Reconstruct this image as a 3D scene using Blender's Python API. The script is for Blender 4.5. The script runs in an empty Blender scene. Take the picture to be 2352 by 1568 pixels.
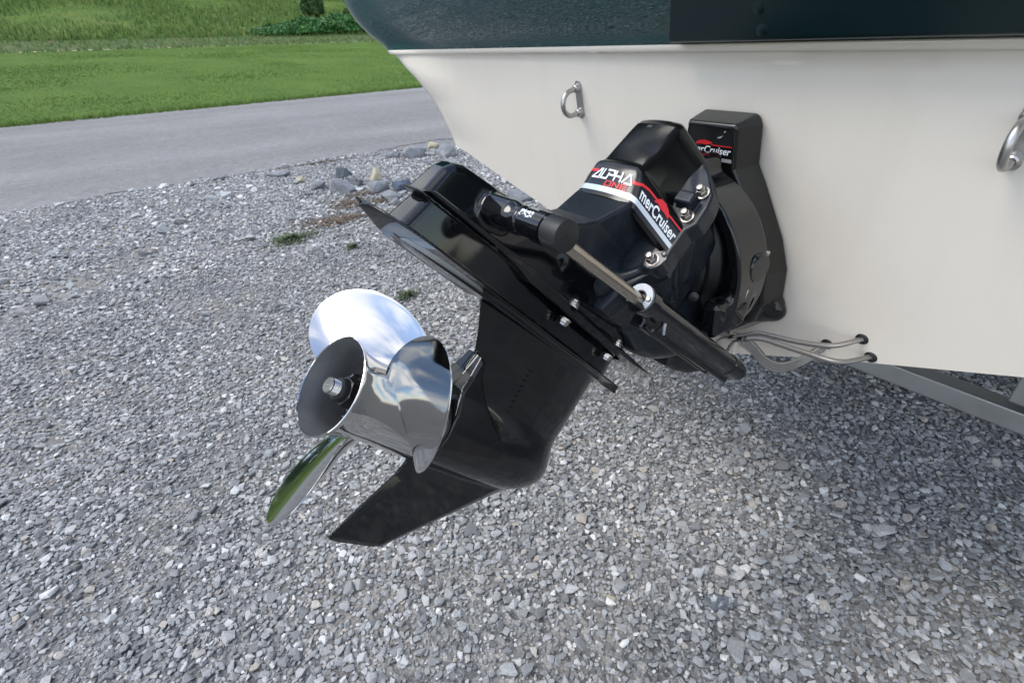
import bpy, bmesh, math, random
import numpy as np
from mathutils import Vector, Matrix, noise as mnoise

random.seed(7)
rng = np.random.default_rng(7)
scene = bpy.context.scene
COL = scene.collection

# ------------------------------------------------------------------ camera
CAM_POS = (0.584, 0.0, 1.35)
CR = ((0.5983, -0.3884, 0.7009), (0.8007, 0.3241, -0.5039), (-0.0314, 0.8626, 0.5049))
cam_data = bpy.data.cameras.new('camera')
cam = bpy.data.objects.new('camera', cam_data)
COL.objects.link(cam)
cm = Matrix(CR).to_4x4()
cm.translation = Vector(CAM_POS)
cam.matrix_world = cm
cam_data.sensor_width = 36.0
cam_data.lens = 36.0 * 1180.0 / 2352.0
cam_data.clip_start = 0.02
cam_data.clip_end = 2000.0
cam_data.dof.use_dof = True
cam_data.dof.focus_distance = 0.95
cam_data.dof.aperture_fstop = 9.0
scene.camera = cam

# ------------------------------------------------------------------ sky and sun
SUN_EL, SUN_AZ = math.radians(54), math.radians(214)     # azimuth clockwise from +Y
world = bpy.data.worlds.new('World')
scene.world = world
world.use_nodes = True
wt = world.node_tree
wt.nodes.clear()
def wn(t, **k):
    n = wt.nodes.new(t)
    for a, b in k.items(): setattr(n, a, b)
    return n
w_out = wn('ShaderNodeOutputWorld')
sky = wn('ShaderNodeTexSky', sky_type='NISHITA', sun_disc=False)
sky.sun_elevation = SUN_EL
sky.sun_rotation = SUN_AZ
sky.air_density = 1.0; sky.dust_density = 0.6; sky.ozone_density = 0.8
bg1 = wn('ShaderNodeBackground'); bg1.inputs['Strength'].default_value = 0.11
bg2 = wn('ShaderNodeBackground'); bg2.inputs['Color'].default_value = (1.0, 0.985, 0.965, 1); bg2.inputs['Strength'].default_value = 0.72
tc = wn('ShaderNodeTexCoord')
sep = wn('ShaderNodeSeparateXYZ')
zc = wn('ShaderNodeMath', operation='MAXIMUM'); zc.inputs[1].default_value = 0.0
za = wn('ShaderNodeMath', operation='ADD'); za.inputs[1].default_value = 0.22
dx = wn('ShaderNodeMath', operation='DIVIDE'); dy = wn('ShaderNodeMath', operation='DIVIDE')
comb = wn('ShaderNodeCombineXYZ')
cn = wn('ShaderNodeTexNoise'); cn.inputs['Scale'].default_value = 1.6; cn.inputs['Detail'].default_value = 8; cn.inputs['Roughness'].default_value = 0.56
cr = wn('ShaderNodeValToRGB')
cr.color_ramp.elements[0].position = 0.455; cr.color_ramp.elements[1].position = 0.60
mixw = wn('ShaderNodeMixShader')
lk = wt.links.new
lk(tc.outputs['Generated'], sep.inputs[0])
lk(sep.outputs['Z'], zc.inputs[0]); lk(zc.outputs[0], za.inputs[0])
lk(sep.outputs['X'], dx.inputs[0]); lk(za.outputs[0], dx.inputs[1])
lk(sep.outputs['Y'], dy.inputs[0]); lk(za.outputs[0], dy.inputs[1])
lk(dx.outputs[0], comb.inputs[0]); lk(dy.outputs[0], comb.inputs[1])
cmap = wn('ShaderNodeMapping'); cmap.inputs['Location'].default_value = (3.7, 2.1, 0.0)
lk(comb.outputs[0], cmap.inputs['Vector']); lk(cmap.outputs[0], cn.inputs['Vector']); lk(cn.outputs['Fac'], cr.inputs[0])
lk(sky.outputs[0], bg1.inputs['Color'])
lk(cr.outputs[0], mixw.inputs[0]); lk(bg1.outputs[0], mixw.inputs[1]); lk(bg2.outputs[0], mixw.inputs[2])
lk(mixw.outputs[0], w_out.inputs[0])

sun_d = bpy.data.lights.new('sun', 'SUN')
sun_d.energy = 0.75
sun_d.angle = math.radians(27)
sun_d.color = (1.0, 0.945, 0.87)
sun = bpy.data.objects.new('sun', sun_d)
COL.objects.link(sun)
sdir = Vector((math.sin(SUN_AZ) * math.cos(SUN_EL), math.cos(SUN_AZ) * math.cos(SUN_EL), math.sin(SUN_EL)))
sun.rotation_euler = sdir.to_track_quat('Z', 'Y').to_euler()
sun.location = (0, 0, 12)

vs = scene.view_settings
vs.view_transform = 'Standard'
vs.look = 'None'
vs.gamma = 1.0
vs.use_curve_mapping = False
vs.exposure = 1.55

# ------------------------------------------------------------------ helpers
def link(o, parent=None):
    COL.objects.link(o)
    if parent is not None: o.parent = parent
    return o

def empty(name, loc=(0, 0, 0), rot=(0, 0, 0), label=None, cat=None, group=None):
    o = bpy.data.objects.new(name, None)
    o.empty_display_size = 0.05
    o.location = loc; o.rotation_euler = rot
    COL.objects.link(o)
    tag(o, label, cat, group)
    return o

def tag(o, label=None, cat=None, group=None, kind=None):
    if label: o['label'] = label
    if cat: o['category'] = cat
    if group: o['group'] = group
    if kind: o['kind'] = kind
    return o

def mesh_np(name, verts, faces, mat, parent=None, smooth=True, normals=None):
    """verts (n,3) ndarray, faces (m,k) ndarray with constant k."""
    verts = np.asarray(verts, dtype=np.float32); faces = np.asarray(faces, dtype=np.int32)
    me = bpy.data.meshes.new(name)
    k = faces.shape[1]
    me.vertices.add(len(verts)); me.vertices.foreach_set('co', verts.ravel())
    me.loops.add(faces.size); me.loops.foreach_set('vertex_index', faces.ravel())
    me.polygons.add(len(faces))
    me.polygons.foreach_set('loop_start', np.arange(0, faces.size, k, dtype=np.int32))
    me.polygons.foreach_set('loop_total', np.full(len(faces), k, dtype=np.int32))
    me.update(calc_edges=True)
    me.polygons.foreach_set('use_smooth', np.full(len(faces), smooth))
    if normals is not None:
        me.normals_split_custom_set_from_vertices(np.asarray(normals, dtype=np.float32).tolist())
    me.materials.append(mat)
    return link(bpy.data.objects.new(name, me), parent)

def mesh_py(name, verts, faces, mat, parent=None, smooth=False):
    me = bpy.data.meshes.new(name)
    me.from_pydata([tuple(v) for v in verts], [], faces)
    me.update()
    if smooth:
        for p in me.polygons: p.use_smooth = True
    me.materials.append(mat)
    return link(bpy.data.objects.new(name, me), parent)

def mesh_bm(name, bm, mat, parent=None, smooth=False, sharp=None):
    bmesh.ops.recalc_face_normals(bm, faces=bm.faces)
    me = bpy.data.meshes.new(name)
    bm.to_mesh(me); bm.free()
    if smooth:
        for p in me.polygons: p.use_smooth = True
        if sharp is not None: me.set_sharp_from_angle(angle=math.radians(sharp))
    me.materials.append(mat)
    return link(bpy.data.objects.new(name, me), parent)

def bevel(o, w, seg=2, ang=30):
    m = o.modifiers.new('bevel', 'BEVEL')
    m.width = w; m.segments = seg; m.limit_method = 'ANGLE'; m.angle_limit = math.radians(ang)
    m.harden_normals = True
    for p in o.data.polygons: p.use_smooth = True
    return o

def box_bm(bm, x0, x1, y0, y1, z0, z1):
    v = [bm.verts.new(p) for p in ((x0,y0,z0),(x1,y0,z0),(x1,y1,z0),(x0,y1,z0),(x0,y0,z1),(x1,y0,z1),(x1,y1,z1),(x0,y1,z1))]
    for f in ((0,3,2,1),(4,5,6,7),(0,1,5,4),(1,2,6,5),(2,3,7,6),(3,0,4,7)): bm.faces.new([v[i] for i in f])

def box(name, x0, x1, y0, y1, z0, z1, mat, parent=None, bev=0.0):
    bm = bmesh.new(); box_bm(bm, x0, x1, y0, y1, z0, z1)
    o = mesh_bm(name, bm, mat, parent)
    if bev: bevel(o, bev)
    return o

def frame_of(axis):
    a = Vector(axis).normalized()
    t = Vector((0, 0, 1)) if abs(a.z) < 0.9 else Vector((1, 0, 0))
    u = a.cross(t).normalized(); v = a.cross(u).normalized()
    return a, u, v

def lathe(name, p0, axis, prof, mat, parent=None, n=48, sharp=35, sides=None):
    """revolve prof [(t, r)] round an axis through p0. r=0 closes."""
    a, u, v = frame_of(axis); p0 = Vector(p0)
    n = sides or n
    bm = bmesh.new(); rings = []
    for t, r in prof:
        c = p0 + a * t
        if r <= 1e-7: rings.append([bm.verts.new(c)])
        else: rings.append([bm.verts.new(c + (u * math.cos(2*math.pi*i/n) + v * math.sin(2*math.pi*i/n)) * r) for i in range(n)])
    for A, B in zip(rings, rings[1:]):
        for i in range(n):
            j = (i + 1) % n
            if len(A) == 1 and len(B) == 1: continue
            if len(A) == 1: bm.faces.new((A[0], B[i], B[j]))
            elif len(B) == 1: bm.faces.new((A[i], A[j], B[0]))
            else: bm.faces.new((A[i], A[j], B[j], B[i]))
    return mesh_bm(name, bm, mat, parent, True, sharp)

def tube(name, pts, r, mat, parent=None, n=14, cap=True, smooth_path=True, radii=None):
    pts = [Vector(p) for p in pts]
    if smooth_path and len(pts) > 2:
        q = []; P = [pts[0]*2 - pts[1]] + pts + [pts[-1]*2 - pts[-2]]
        for i in range(1, len(P) - 2):
            for s in range(8):
                t = s / 8
                q.append(0.5*((2*P[i]) + (P[i+1]-P[i-1])*t + (2*P[i-1]-5*P[i]+4*P[i+1]-P[i+2])*t*t + (3*P[i]-P[i-1]-3*P[i+1]+P[i+2])*t**3))
        q.append(pts[-1]); pts = q
    bm = bmesh.new(); rings = []
    a, u, v = frame_of(pts[1] - pts[0])
    for i, p in enumerate(pts):
        d = (pts[min(i+1, len(pts)-1)] - pts[max(i-1, 0)]).normalized()
        u = (u - d * u.dot(d)).normalized(); v = d.cross(u)
        rr = r if radii is None else radii[min(int(i*len(radii)/len(pts)), len(radii)-1)]
        rings.append([bm.verts.new(p + (u*math.cos(2*math.pi*k/n) + v*math.sin(2*math.pi*k/n))*rr) for k in range(n)])
    for A, B in zip(rings, rings[1:]):
        for k in range(n): bm.faces.new((A[k], A[(k+1)%n], B[(k+1)%n], B[k]))
    if cap: bm.faces.new(rings[0][::-1]); bm.faces.new(rings[-1])
    return mesh_bm(name, bm, mat, parent, True, 40)

def copy_tree(o, parent=None):
    c = o.copy(); COL.objects.link(c); c.parent = parent
    for ch in list(o.children): copy_tree(ch, c)
    return c

# ---- signed distance modelling: smooth castings with real fillets
def sdf_mesh(name, fn, lo, hi, h, mat, parent=None):
    lo = np.array(lo, float); hi = np.array(hi, float)
    B = 8
    nb = np.ceil((hi - lo) / (h * B)).astype(int)
    nx, ny, nz = nb * B + 1
    ax = [lo[i] + h * np.arange(nb[i] * B + 1) for i in range(3)]
    cx = [lo[i] + h * B * (np.arange(nb[i]) + .5) for i in range(3)]
    X, Y, Z = np.meshgrid(*cx, indexing='ij')
    dc = fn(X.ravel(), Y.ravel(), Z.ravel()).reshape(nb)
    act = np.abs(dc) < h * B * 1.35
    val = np.repeat(np.repeat(np.repeat(np.where(dc > 0, 1.0, -1.0), B, 0), B, 1), B, 2)
    full = np.ones((nx, ny, nz), np.float32); full[:-1, :-1, :-1] = val
    m = np.repeat(np.repeat(np.repeat(act, B, 0), B, 1), B, 2)
    mp = np.zeros((nx, ny, nz), bool)
    for i in (0, 1):
        for j in (0, 1):
            for k in (0, 1):
                mp[i:i+m.shape[0], j:j+m.shape[1], k:k+m.shape[2]] |= m
    ii = np.argwhere(mp)
    full[mp] = fn(ax[0][ii[:, 0]], ax[1][ii[:, 1]], ax[2][ii[:, 2]])
    ins = full < 0
    cnt = np.zeros((nx-1, ny-1, nz-1), np.int8)
    for i in (0, 1):
        for j in (0, 1):
            for k in (0, 1):
                cnt += ins[i:i+nx-1, j:j+ny-1, k:k+nz-1]
    cells = np.argwhere((cnt > 0) & (cnt < 8))
    idx = -np.ones((nx-1, ny-1, nz-1), np.int64)
    idx[tuple(cells.T)] = np.arange(len(cells))
    V = np.zeros((len(cells), 3)); W = np.zeros(len(cells))
    cor = np.array([(i, j, k) for i in (0, 1) for j in (0, 1) for k in (0, 1)])
    for a in range(8):
        for b in range(a + 1, 8):
            if np.abs(cor[a] - cor[b]).sum() != 1: continue
            fa = full[tuple((cells + cor[a]).T)]; fb = full[tuple((cells + cor[b]).T)]
            s = (fa < 0) != (fb < 0)
            t = np.zeros(len(cells)); t[s] = fa[s] / (fa[s] - fb[s])
            V += np.where(s[:, None], cor[a] + (cor[b] - cor[a]) * t[:, None], 0); W += s
    P = lo + h * (cells + V / W[:, None])
    quads = []
    for d in range(3):
        e = [slice(None)] * 3; e1 = [slice(None)] * 3
        e[d] = slice(0, -1); e1[d] = slice(1, None)
        A = ins[tuple(e)]; Bq = ins[tuple(e1)]
        ch = np.argwhere(A != Bq)
        o1, o2 = [(1, 2), (2, 0), (0, 1)][d]
        ok = (ch[:, o1] > 0) & (ch[:, o2] > 0) & (ch[:, o1] < full.shape[o1]-1) & (ch[:, o2] < full.shape[o2]-1)
        ch = ch[ok]; flip = A[tuple(ch.T)]
        def cc(u, v):
            q = ch.copy(); q[:, o1] -= u; q[:, o2] -= v
            return idx[tuple(q.T)]
        Q = np.stack([cc(1, 1), cc(0, 1), cc(0, 0), cc(1, 0)], 1)
        Q[~flip] = Q[~flip][:, ::-1]
        quads.append(Q)
    Q = np.concatenate(quads); Q = Q[(Q >= 0).all(1)]
    def grad(P):
        e = h * 0.25; g = np.empty_like(P)
        for i in range(3):
            o = np.zeros(3); o[i] = e
            a = P + o; b = P - o
            g[:, i] = (fn(a[:, 0], a[:, 1], a[:, 2]) - fn(b[:, 0], b[:, 1], b[:, 2])) / (2 * e)
        return g
    for _ in range(3):
        g = grad(P); d = fn(P[:, 0], P[:, 1], P[:, 2])
        st = g * (d / np.maximum((g * g).sum(1), 0.05))[:, None]
        ln = np.linalg.norm(st, axis=1); st *= np.minimum(1, h * .5 / np.maximum(ln, 1e-9))[:, None]
        P = P - st
    g = grad(P); g /= np.maximum(np.linalg.norm(g, axis=1), 1e-9)[:, None]
    return mesh_np(name, P, Q, mat, parent, True, g)

def smin(a, b, k):
    hh = np.clip(0.5 + 0.5 * (b - a) / k, 0, 1)
    return b * (1 - hh) + a * hh - k * hh * (1 - hh)
def smax(a, b, k): return -smin(-a, -b, k)
def poly2(px, py, pts):
    """signed distance to a polygon"""
    pts = np.array(pts, float); d = np.full(px.shape, 1e9); s = np.ones(px.shape)
    j = len(pts) - 1
    for i in range(len(pts)):
        ex, ey = pts[j] - pts[i]; wx = px - pts[i][0]; wy = py - pts[i][1]
        t = np.clip((wx * ex + wy * ey) / (ex * ex + ey * ey), 0, 1)
        bx = wx - ex * t; by = wy - ey * t
        d = np.minimum(d, bx * bx + by * by)
        c1 = py >= pts[i][1]; c2 = py < pts[j][1]; c3 = ex * wy > ey * wx
        fl = (c1 & c2 & c3) | (~c1 & ~c2 & ~c3)
        s = np.where(fl, -s, s); j = i
    return s * np.sqrt(d)
def ext(d2, q, hh, r=0.003):
    """extrude a 2-D distance along |q| < hh, rounded by r"""
    a = d2 + r; b = np.abs(q) - (hh - r)
    return np.minimum(np.maximum(a, b), 0) + np.hypot(np.maximum(a, 0), np.maximum(b, 0)) - r
def caps(x, y, z, p0, p1, r):
    p0 = np.array(p0, float); b = np.array(p1, float) - p0
    t = np.clip(((x-p0[0])*b[0] + (y-p0[1])*b[1] + (z-p0[2])*b[2]) / (b @ b), 0, 1)
    return np.sqrt((x-p0[0]-b[0]*t)**2 + (y-p0[1]-b[1]*t)**2 + (z-p0[2]-b[2]*t)**2) - r
def cylx(x, y, z, x0, x1, cy, cz, r, rd=0.003):
    return ext(np.hypot(y-cy, z-cz) - r, x - (x0+x1)/2, (x1-x0)/2, rd)
def cyly(x, y, z, y0, y1, cx, cz, r, rd=0.003):
    return ext(np.hypot(x-cx, z-cz) - r, y - (y0+y1)/2, (y1-y0)/2, rd)
def ell(x, y, z, c, r):
    k = np.sqrt(((x-c[0])/r[0])**2 + ((y-c[1])/r[1])**2 + ((z-c[2])/r[2])**2)
    return (k - 1) * min(r) * np.clip(k, .5, 1.5)
def rbox(x, y, z, c, hs, r):
    qx = np.abs(x-c[0])-hs[0]+r; qy = np.abs(y-c[1])-hs[1]+r; qz = np.abs(z-c[2])-hs[2]+r
    return np.sqrt(np.maximum(qx,0)**2+np.maximum(qy,0)**2+np.maximum(qz,0)**2) + np.minimum(np.maximum(qx, np.maximum(qy, qz)), 0) - r

# ------------------------------------------------------------------ materials
class NT:
    def __init__(s, name):
        s.m = bpy.data.materials.new(name); s.m.use_nodes = True
        s.t = s.m.node_tree; s.b = s.t.nodes['Principled BSDF']; s.o = s.t.nodes['Material Output']
    def n(s, t, ins=None, **k):
        nd = s.t.nodes.new(t)
        for a, b in k.items(): setattr(nd, a, b)
        for a, b in (ins or {}).items():
            if hasattr(b, 'links') or isinstance(b, bpy.types.NodeSocket): s.t.links.new(b, nd.inputs[a])
            else: nd.inputs[a].default_value = b
        return nd
    def set(s, **k):
        for a, b in k.items():
            key = {'base': 'Base Color', 'rough': 'Roughness', 'metal': 'Metallic', 'coat': 'Coat Weight', 'coatr': 'Coat Roughness', 'spec': 'Specular IOR Level', 'normal': 'Normal', 'aniso': 'Anisotropic', 'ior': 'IOR', 'sub': 'Subsurface Weight', 'trans': 'Transmission Weight', 'sheen': 'Sheen Weight'}[a]
            if isinstance(b, bpy.types.NodeSocket): s.t.links.new(b, s.b.inputs[key])
            else: s.b.inputs[key].default_value = (*b, 1) if isinstance(b, tuple) and len(b) == 3 else b
        return s.m
    def pos(s): return s.n('ShaderNodeTexCoord').outputs['Object']
    def noise(s, scale, detail=4, rough=.55, vec=None, stretch=None):
        v = vec or s.pos()
        if stretch: v = s.n('ShaderNodeMapping', {'Vector': v, 'Scale': stretch}).outputs[0]
        return s.n('ShaderNodeTexNoise', {'Vector': v, 'Scale': scale, 'Detail': detail, 'Roughness': rough}).outputs['Fac']
    def ramp(s, fac, stops, interp='LINEAR'):
        r = s.n('ShaderNodeValToRGB', {'Fac': fac}); cr = r.color_ramp; cr.interpolation = interp
        while len(cr.elements) < len(stops): cr.elements.new(.5)
        for e, (p, c) in zip(cr.elements, stops):
            e.position = p; e.color = (*c, 1) if isinstance(c, tuple) else (c, c, c, 1)
        return r.outputs['Color']
    def mix(s, f, a, b, mode='MIX'):
        nd = s.t.nodes.new('ShaderNodeMix'); nd.data_type = 'RGBA'; nd.blend_type = mode
        for i, v in ((0, f), (6, a), (7, b)):
            if isinstance(v, bpy.types.NodeSocket): s.t.links.new(v, nd.inputs[i])
            elif i == 0: nd.inputs[i].default_value = v
            else: nd.inputs[i].default_value = (*v, 1)
        return nd.outputs[2]
    def bump(s, hgt, strength=.2, dist=.001, normal=None):
        d = {'Height': hgt, 'Strength': strength, 'Distance': dist}
        if normal is not None: d['Normal'] = normal
        return s.n('ShaderNodeBump', d).outputs[0]

def paint(name, base, r0, r1, coat=0.0, peel=.03, scratch=0.0, dust=0.0, dustcol=(.10, .11, .12)):
    t = NT(name)
    wear = t.noise(9, 5)
    rough = t.ramp(wear, [(.3, r0), (.72, r1)])
    bc = base
    if dust:
        f = t.ramp(t.noise(22, 7, .7), [(.47, 0.0), (.8, dust)])
        bc = t.mix(f, base, dustcol)
        rough = t.mix(f, rough, (.6, .6, .6))
    if scratch:
        s1 = t.ramp(t.noise(38, 8, .72, stretch=(1, .35, 1.6)), [(.46, 0.0), (.8, scratch)])
        bc = t.mix(s1, bc, (.09, .095, .10)) if isinstance(bc, bpy.types.NodeSocket) else t.mix(s1, base, (.09, .095, .10))
        rough = t.mix(s1, rough, (.45, .45, .45))
    if name.startswith('lower'):
        yy = t.n('ShaderNodeSeparateXYZ', {'Vector': t.pos()}).outputs['Y']
        edge = t.n('ShaderNodeMapRange', {'Value': yy, 'From Min': .36, 'From Max': .50, 'To Min': 0.0, 'To Max': 1.0}).outputs[0]
        sc = t.ramp(t.noise(75, 8, .78, stretch=(1, .8, 1.5)), [(.42, 0.0), (.75, .55)])
        ms = t.n('ShaderNodeMath', {0: edge, 1: t.n('ShaderNodeSeparateColor', {'Color': sc}).outputs[0]}, operation='MULTIPLY').outputs[0]
        bc = t.mix(ms, bc, (.11, .115, .12)); rough = t.mix(ms, rough, (.5, .5, .5))
    nb = t.bump(t.noise(160, 2), peel, .0006)
    return t.set(base=bc, rough=rough, coat=coat, coatr=.04, normal=nb)

M = {}
M['gloss'] = paint('gloss_black_enamel', (.0045, .005, .0065), .035, .09, coat=.15, peel=.015)
M['lower'] = paint('lower_unit_black_enamel', (.0022, .0026, .0038), .04, .12, coat=.0, peel=.02, scratch=.10)
M['satin'] = paint('weathered_black_enamel', (.013, .017, .023), .20, .38, dust=.32, dustcol=(.055, .07, .09), peel=.06)
M['satin'].node_tree.nodes['Principled BSDF'].inputs['Specular IOR Level'].default_value = .28
M['cover'] = paint('satin_black_cover', (.0055, .0055, .0056), .13, .22, peel=.05)
M['gimbal'] = paint('black_casting_enamel', (.006, .0063, .0065), .14, .28, peel=.08)
M['gimbal_face'] = paint('black_decal_vinyl', (.004, .007, .009), .10, .16, dust=.25, dustcol=(.05, .07, .07))
M['rubber'] = paint('black_rubber', (.011, .011, .0125), .42, .55, peel=.05)
M['deep'] = paint('dull_black_rubber', (.008, .008, .009), .35, .5)
def metal(name, col, r0, r1, sc=30, stretch=None, bump=.02, base2=None):
    t = NT(name)
    f = t.noise(sc, 4, .6, stretch=stretch)
    c = col if base2 is None else t.mix(t.ramp(f, [(.4, 0.0), (.7, 1.0)]), col, base2)
    return t.set(base=c, metal=1.0, rough=t.ramp(f, [(.3, r0), (.7, r1)]), normal=t.bump(f, bump, .0005))
M['prop'] = metal('polished_stainless', (.58, .58, .575), .05, .10, 9, bump=.006)
M['stainless'] = metal('stainless_bolt', (.33, .31, .285), .28, .44, 60)
M['bright'] = metal('bright_stainless', (.52, .50, .47), .22, .36, 40)
M['eye'] = metal('brushed_stainless', (.46, .45, .44), .30, .42, 50)
M['rod'] = metal('ground_steel_rod', (.46, .42, .36), .16, .30, 70, stretch=(8, .5, 8), base2=(.38, .34, .28))
M['zinc'] = (lambda t: t.set(base=t.ramp(t.noise(90, 5, .7), [(.3, (.36, .39, .42)), (.7, (.50, .53, .56))]), rough=.5, metal=.2, normal=t.bump(t.noise(240, 3), .25, .0008)))(NT('zinc_anode_plate'))
M['anode'] = (lambda t: t.set(base=t.ramp(t.noise(40, 5), [(.3, (.20, .215, .22)), (.7, (.27, .285, .29))]), rough=.32, metal=.3))(NT('dull_grey_anode'))
M['hubin'] = (lambda t: t.set(base=t.ramp(t.noise(25, 5), [(.3, (.085, .088, .092)), (.7, (.13, .133, .137))]), rough=.5, metal=.35, normal=t.bump(t.noise(420, 3), .35, .0008)))(NT('blasted_grey_steel'))
M['tab'] = metal('tab_washer_steel', (.15, .15, .155), .4, .55, 60)
M['braid'] = (lambda t: t.set(base=(.42, .40, .38), metal=.9, rough=.34, normal=t.bump(t.n('ShaderNodeTexWave', {'Vector': t.n('ShaderNodeTexCoord').outputs['Object'], 'Scale': 190.0, 'Distortion': 1.0}).outputs['Fac'], .6, .002)))(NT('braided_hose'))
def flat(name, col, rough=.35, metal=0.0): return NT(name).set(base=col, rough=rough, metal=metal)
M['white_ink'] = flat('white_decal_ink', (.78, .82, .85), .3)
M['silver_ink'] = flat('silver_decal_stripe', (.60, .64, .67), .28, .35)
M['grey_ink'] = flat('grey_decal_stripe', (.42, .44, .44), .35, .2)
M['red_ink'] = flat('red_decal_ink', (.62, .018, .022), .3)
M['dark_ink'] = flat('dark_print', (.05, .05, .05), .5)
M['chip'] = flat('flaked_paint', (.42, .42, .38), .6)
M['dirt'] = (lambda t: t.set(base=t.ramp(t.noise(300, 4), [(.3, (.05, .035, .025)), (.7, (.22, .19, .16))]), rough=.9))(NT('caked_dirt'))
# hull
def gelcoat(name, c0, c1, r, coat, ripple, streak=0.0):
    t = NT(name)
    f = t.noise(1.6, 5, .6)
    bc = t.ramp(f, [(.3, c0), (.7, c1)])
    if streak:
        m_ = t.ramp(t.noise(5, 8, .7, stretch=(3.2, 1, .35)), [(.48, (1, 1, 1)), (.78, (1-streak, 1-streak*1.1, 1-streak*1.3))])
        bc = t.mix(1.0, bc, m_, 'MULTIPLY')
        sp_ = t.ramp(t.noise(60, 6, .75), [(.66, (1, 1, 1)), (.76, (1-streak*1.2, 1-streak*1.3, 1-streak*1.4))])
        bc = t.mix(1.0, bc, sp_, 'MULTIPLY')
    return t.set(base=bc, rough=r, coat=coat, coatr=.03, normal=t.bump(t.noise(9, 2), ripple, .004))
M['white'] = gelcoat('off_white_gelcoat', (.785, .715, .62), (.815, .755, .665), .14, .7, .012, .03)
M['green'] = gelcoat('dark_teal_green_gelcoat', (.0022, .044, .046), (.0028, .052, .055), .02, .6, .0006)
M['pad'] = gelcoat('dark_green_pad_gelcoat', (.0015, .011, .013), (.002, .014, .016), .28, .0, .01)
M['deck'] = flat('white_deck', (.7, .69, .66), .4)
M['galv'] = metal('galvanised_steel', (.42, .43, .44), .4, .6, 14)
M['carpet'] = (lambda t: t.set(base=(.03, .03, .033), rough=.95, normal=t.bump(t.noise(300), .8, .004)))(NT('bunk_carpet'))
M['tyre'] = flat('tyre_rubber', (.018, .018, .018), .7)
# ground
def stone_mat(name, stops, fleck=.5):
    t = NT(name)
    g = t.n('ShaderNodeNewGeometry')
    c = t.ramp(g.outputs['Random Per Island'], stops)
    sp = t.ramp(t.noise(190, 5, .7), [(.3, (.72, .72, .73)), (.72, (1.22, 1.22, 1.21))])
    c2 = t.mix(1.0, c, sp, 'MULTIPLY')
    pat = t.ramp(t.noise(1.3, 3), [(.35, (.86, .87, .88)), (.7, (1.08, 1.07, 1.06))])
    c3 = t.mix(1.0, c2, pat, 'MULTIPLY')
    return t.set(base=c3, rough=.85, spec=.25, normal=t.bump(t.noise(260, 4, .6), fleck, .002))
STOPS = [(0, (.165, .168, .172)), (.14, (.232, .235, .239)), (.34, (.305, .308, .311)), (.52, (.348, .346, .341)), (.66, (.362, .371, .377)), (.78, (.428, .432, .433)), (.87, (.51, .51, .505)), (.925, (.43, .385, .33)), (.955, (.60, .60, .59)), (1.0, (.69, .69, .67))]
M['gravel'] = stone_mat('crushed_limestone', STOPS)
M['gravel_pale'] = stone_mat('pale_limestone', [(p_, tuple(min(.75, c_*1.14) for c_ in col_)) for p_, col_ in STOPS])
def ground_mat():
    t = NT('gravel_bed')
    p = t.pos()
    v1 = t.n('ShaderNodeTexVoronoi', {'Vector': p, 'Scale': 46.0})
    v2 = t.n('ShaderNodeTexVoronoi', {'Vector': p, 'Scale': 120.0})
    hue = t.n('ShaderNodeSeparateColor', {'Color': v1.outputs['Color']}).outputs[0]
    c = t.ramp(hue, [(0, (.13, .14, .155)), (.35, (.23, .24, .26)), (.7, (.32, .33, .345)), (.9, (.42, .42, .42)), (1, (.55, .55, .54))])
    fine = t.ramp(v2.outputs['Distance'], [(.0, (1.1, 1.08, 1.05)), (.7, (.62, .60, .57))])
    c = t.mix(1.0, c, fine, 'MULTIPLY')
    near = t.ramp(t.noise(2.2, 5), [(.40, 0.0), (.66, .7)])
    c = t.mix(near, c, (.25, .23, .20))
    bmp = t.bump(v2.outputs['Distance'], .8, .004)
    bmp = t.bump(v1.outputs['Distance'], 1.0, .012, bmp)
    return t.set(base=c, rough=.9, spec=.2, normal=bmp)
M['bed'] = ground_mat()
def asphalt():
    t = NT('worn_asphalt')
    p = t.pos()
    sp = t.noise(55, 4, .8)
    c = t.ramp(sp, [(.3, (.16, .161, .165)), (.6, (.225, .226, .229)), (.8, (.34, .34, .342))])
    mid = t.ramp(t.noise(11, 7, .95), [(.3, (.60, .60, .61)), (.7, (1.36, 1.36, 1.36))])
    c = t.mix(1.0, c, mid, 'MULTIPLY')
    c = t.mix(1.0, c, (1.03, 1.0, .955), 'MULTIPLY')
    big = t.ramp(t.noise(.5, 4), [(.3, (.90, .90, .90)), (.7, (1.08, 1.08, 1.08))])
    c = t.mix(1.0, c, big, 'MULTIPLY')
    band = t.ramp(t.noise(1.0, 2, .5, stretch=(.55, .03, 1)), [(.45, (1, 1, 1)), (.62, (1.16, 1.16, 1.16))])
    c = t.mix(1.0, c, band, 'MULTIPLY')
    return t.set(base=c, rough=.85, spec=.3, normal=t.bump(sp, .7, .01))
M['asphalt'] = asphalt()
def lawn():
    t = NT('mown_grass')
    a = t.ramp(t.noise(.55, 5, .62), [(.3, (.075, .148, .020)), (.7, (.118, .195, .032))])
    f = t.ramp(t.noise(9, 6, .75), [(.3, (.62, .66, .6)), (.7, (1.3, 1.26, 1.2))])
    return t.set(base=t.mix(1.0, a, f, 'MULTIPLY'), rough=.8, spec=.2, normal=t.bump(t.noise(14, 5, .8), 1.0, .06))
M['lawn'] = lawn()
def leafmat(name, stops, rough=.55, trans=.0):
    t = NT(name)
    g = t.n('ShaderNodeNewGeometry')
    return t.set(base=t.ramp(g.outputs['Random Per Island'], stops), rough=rough, spec=.3)
M['blade'] = leafmat('grass_blades', [(0, (.055, .120, .017)), (.5, (.102, .178, .028)), (.9, (.145, .22, .042)), (1, (.22, .23, .07))])
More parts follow.
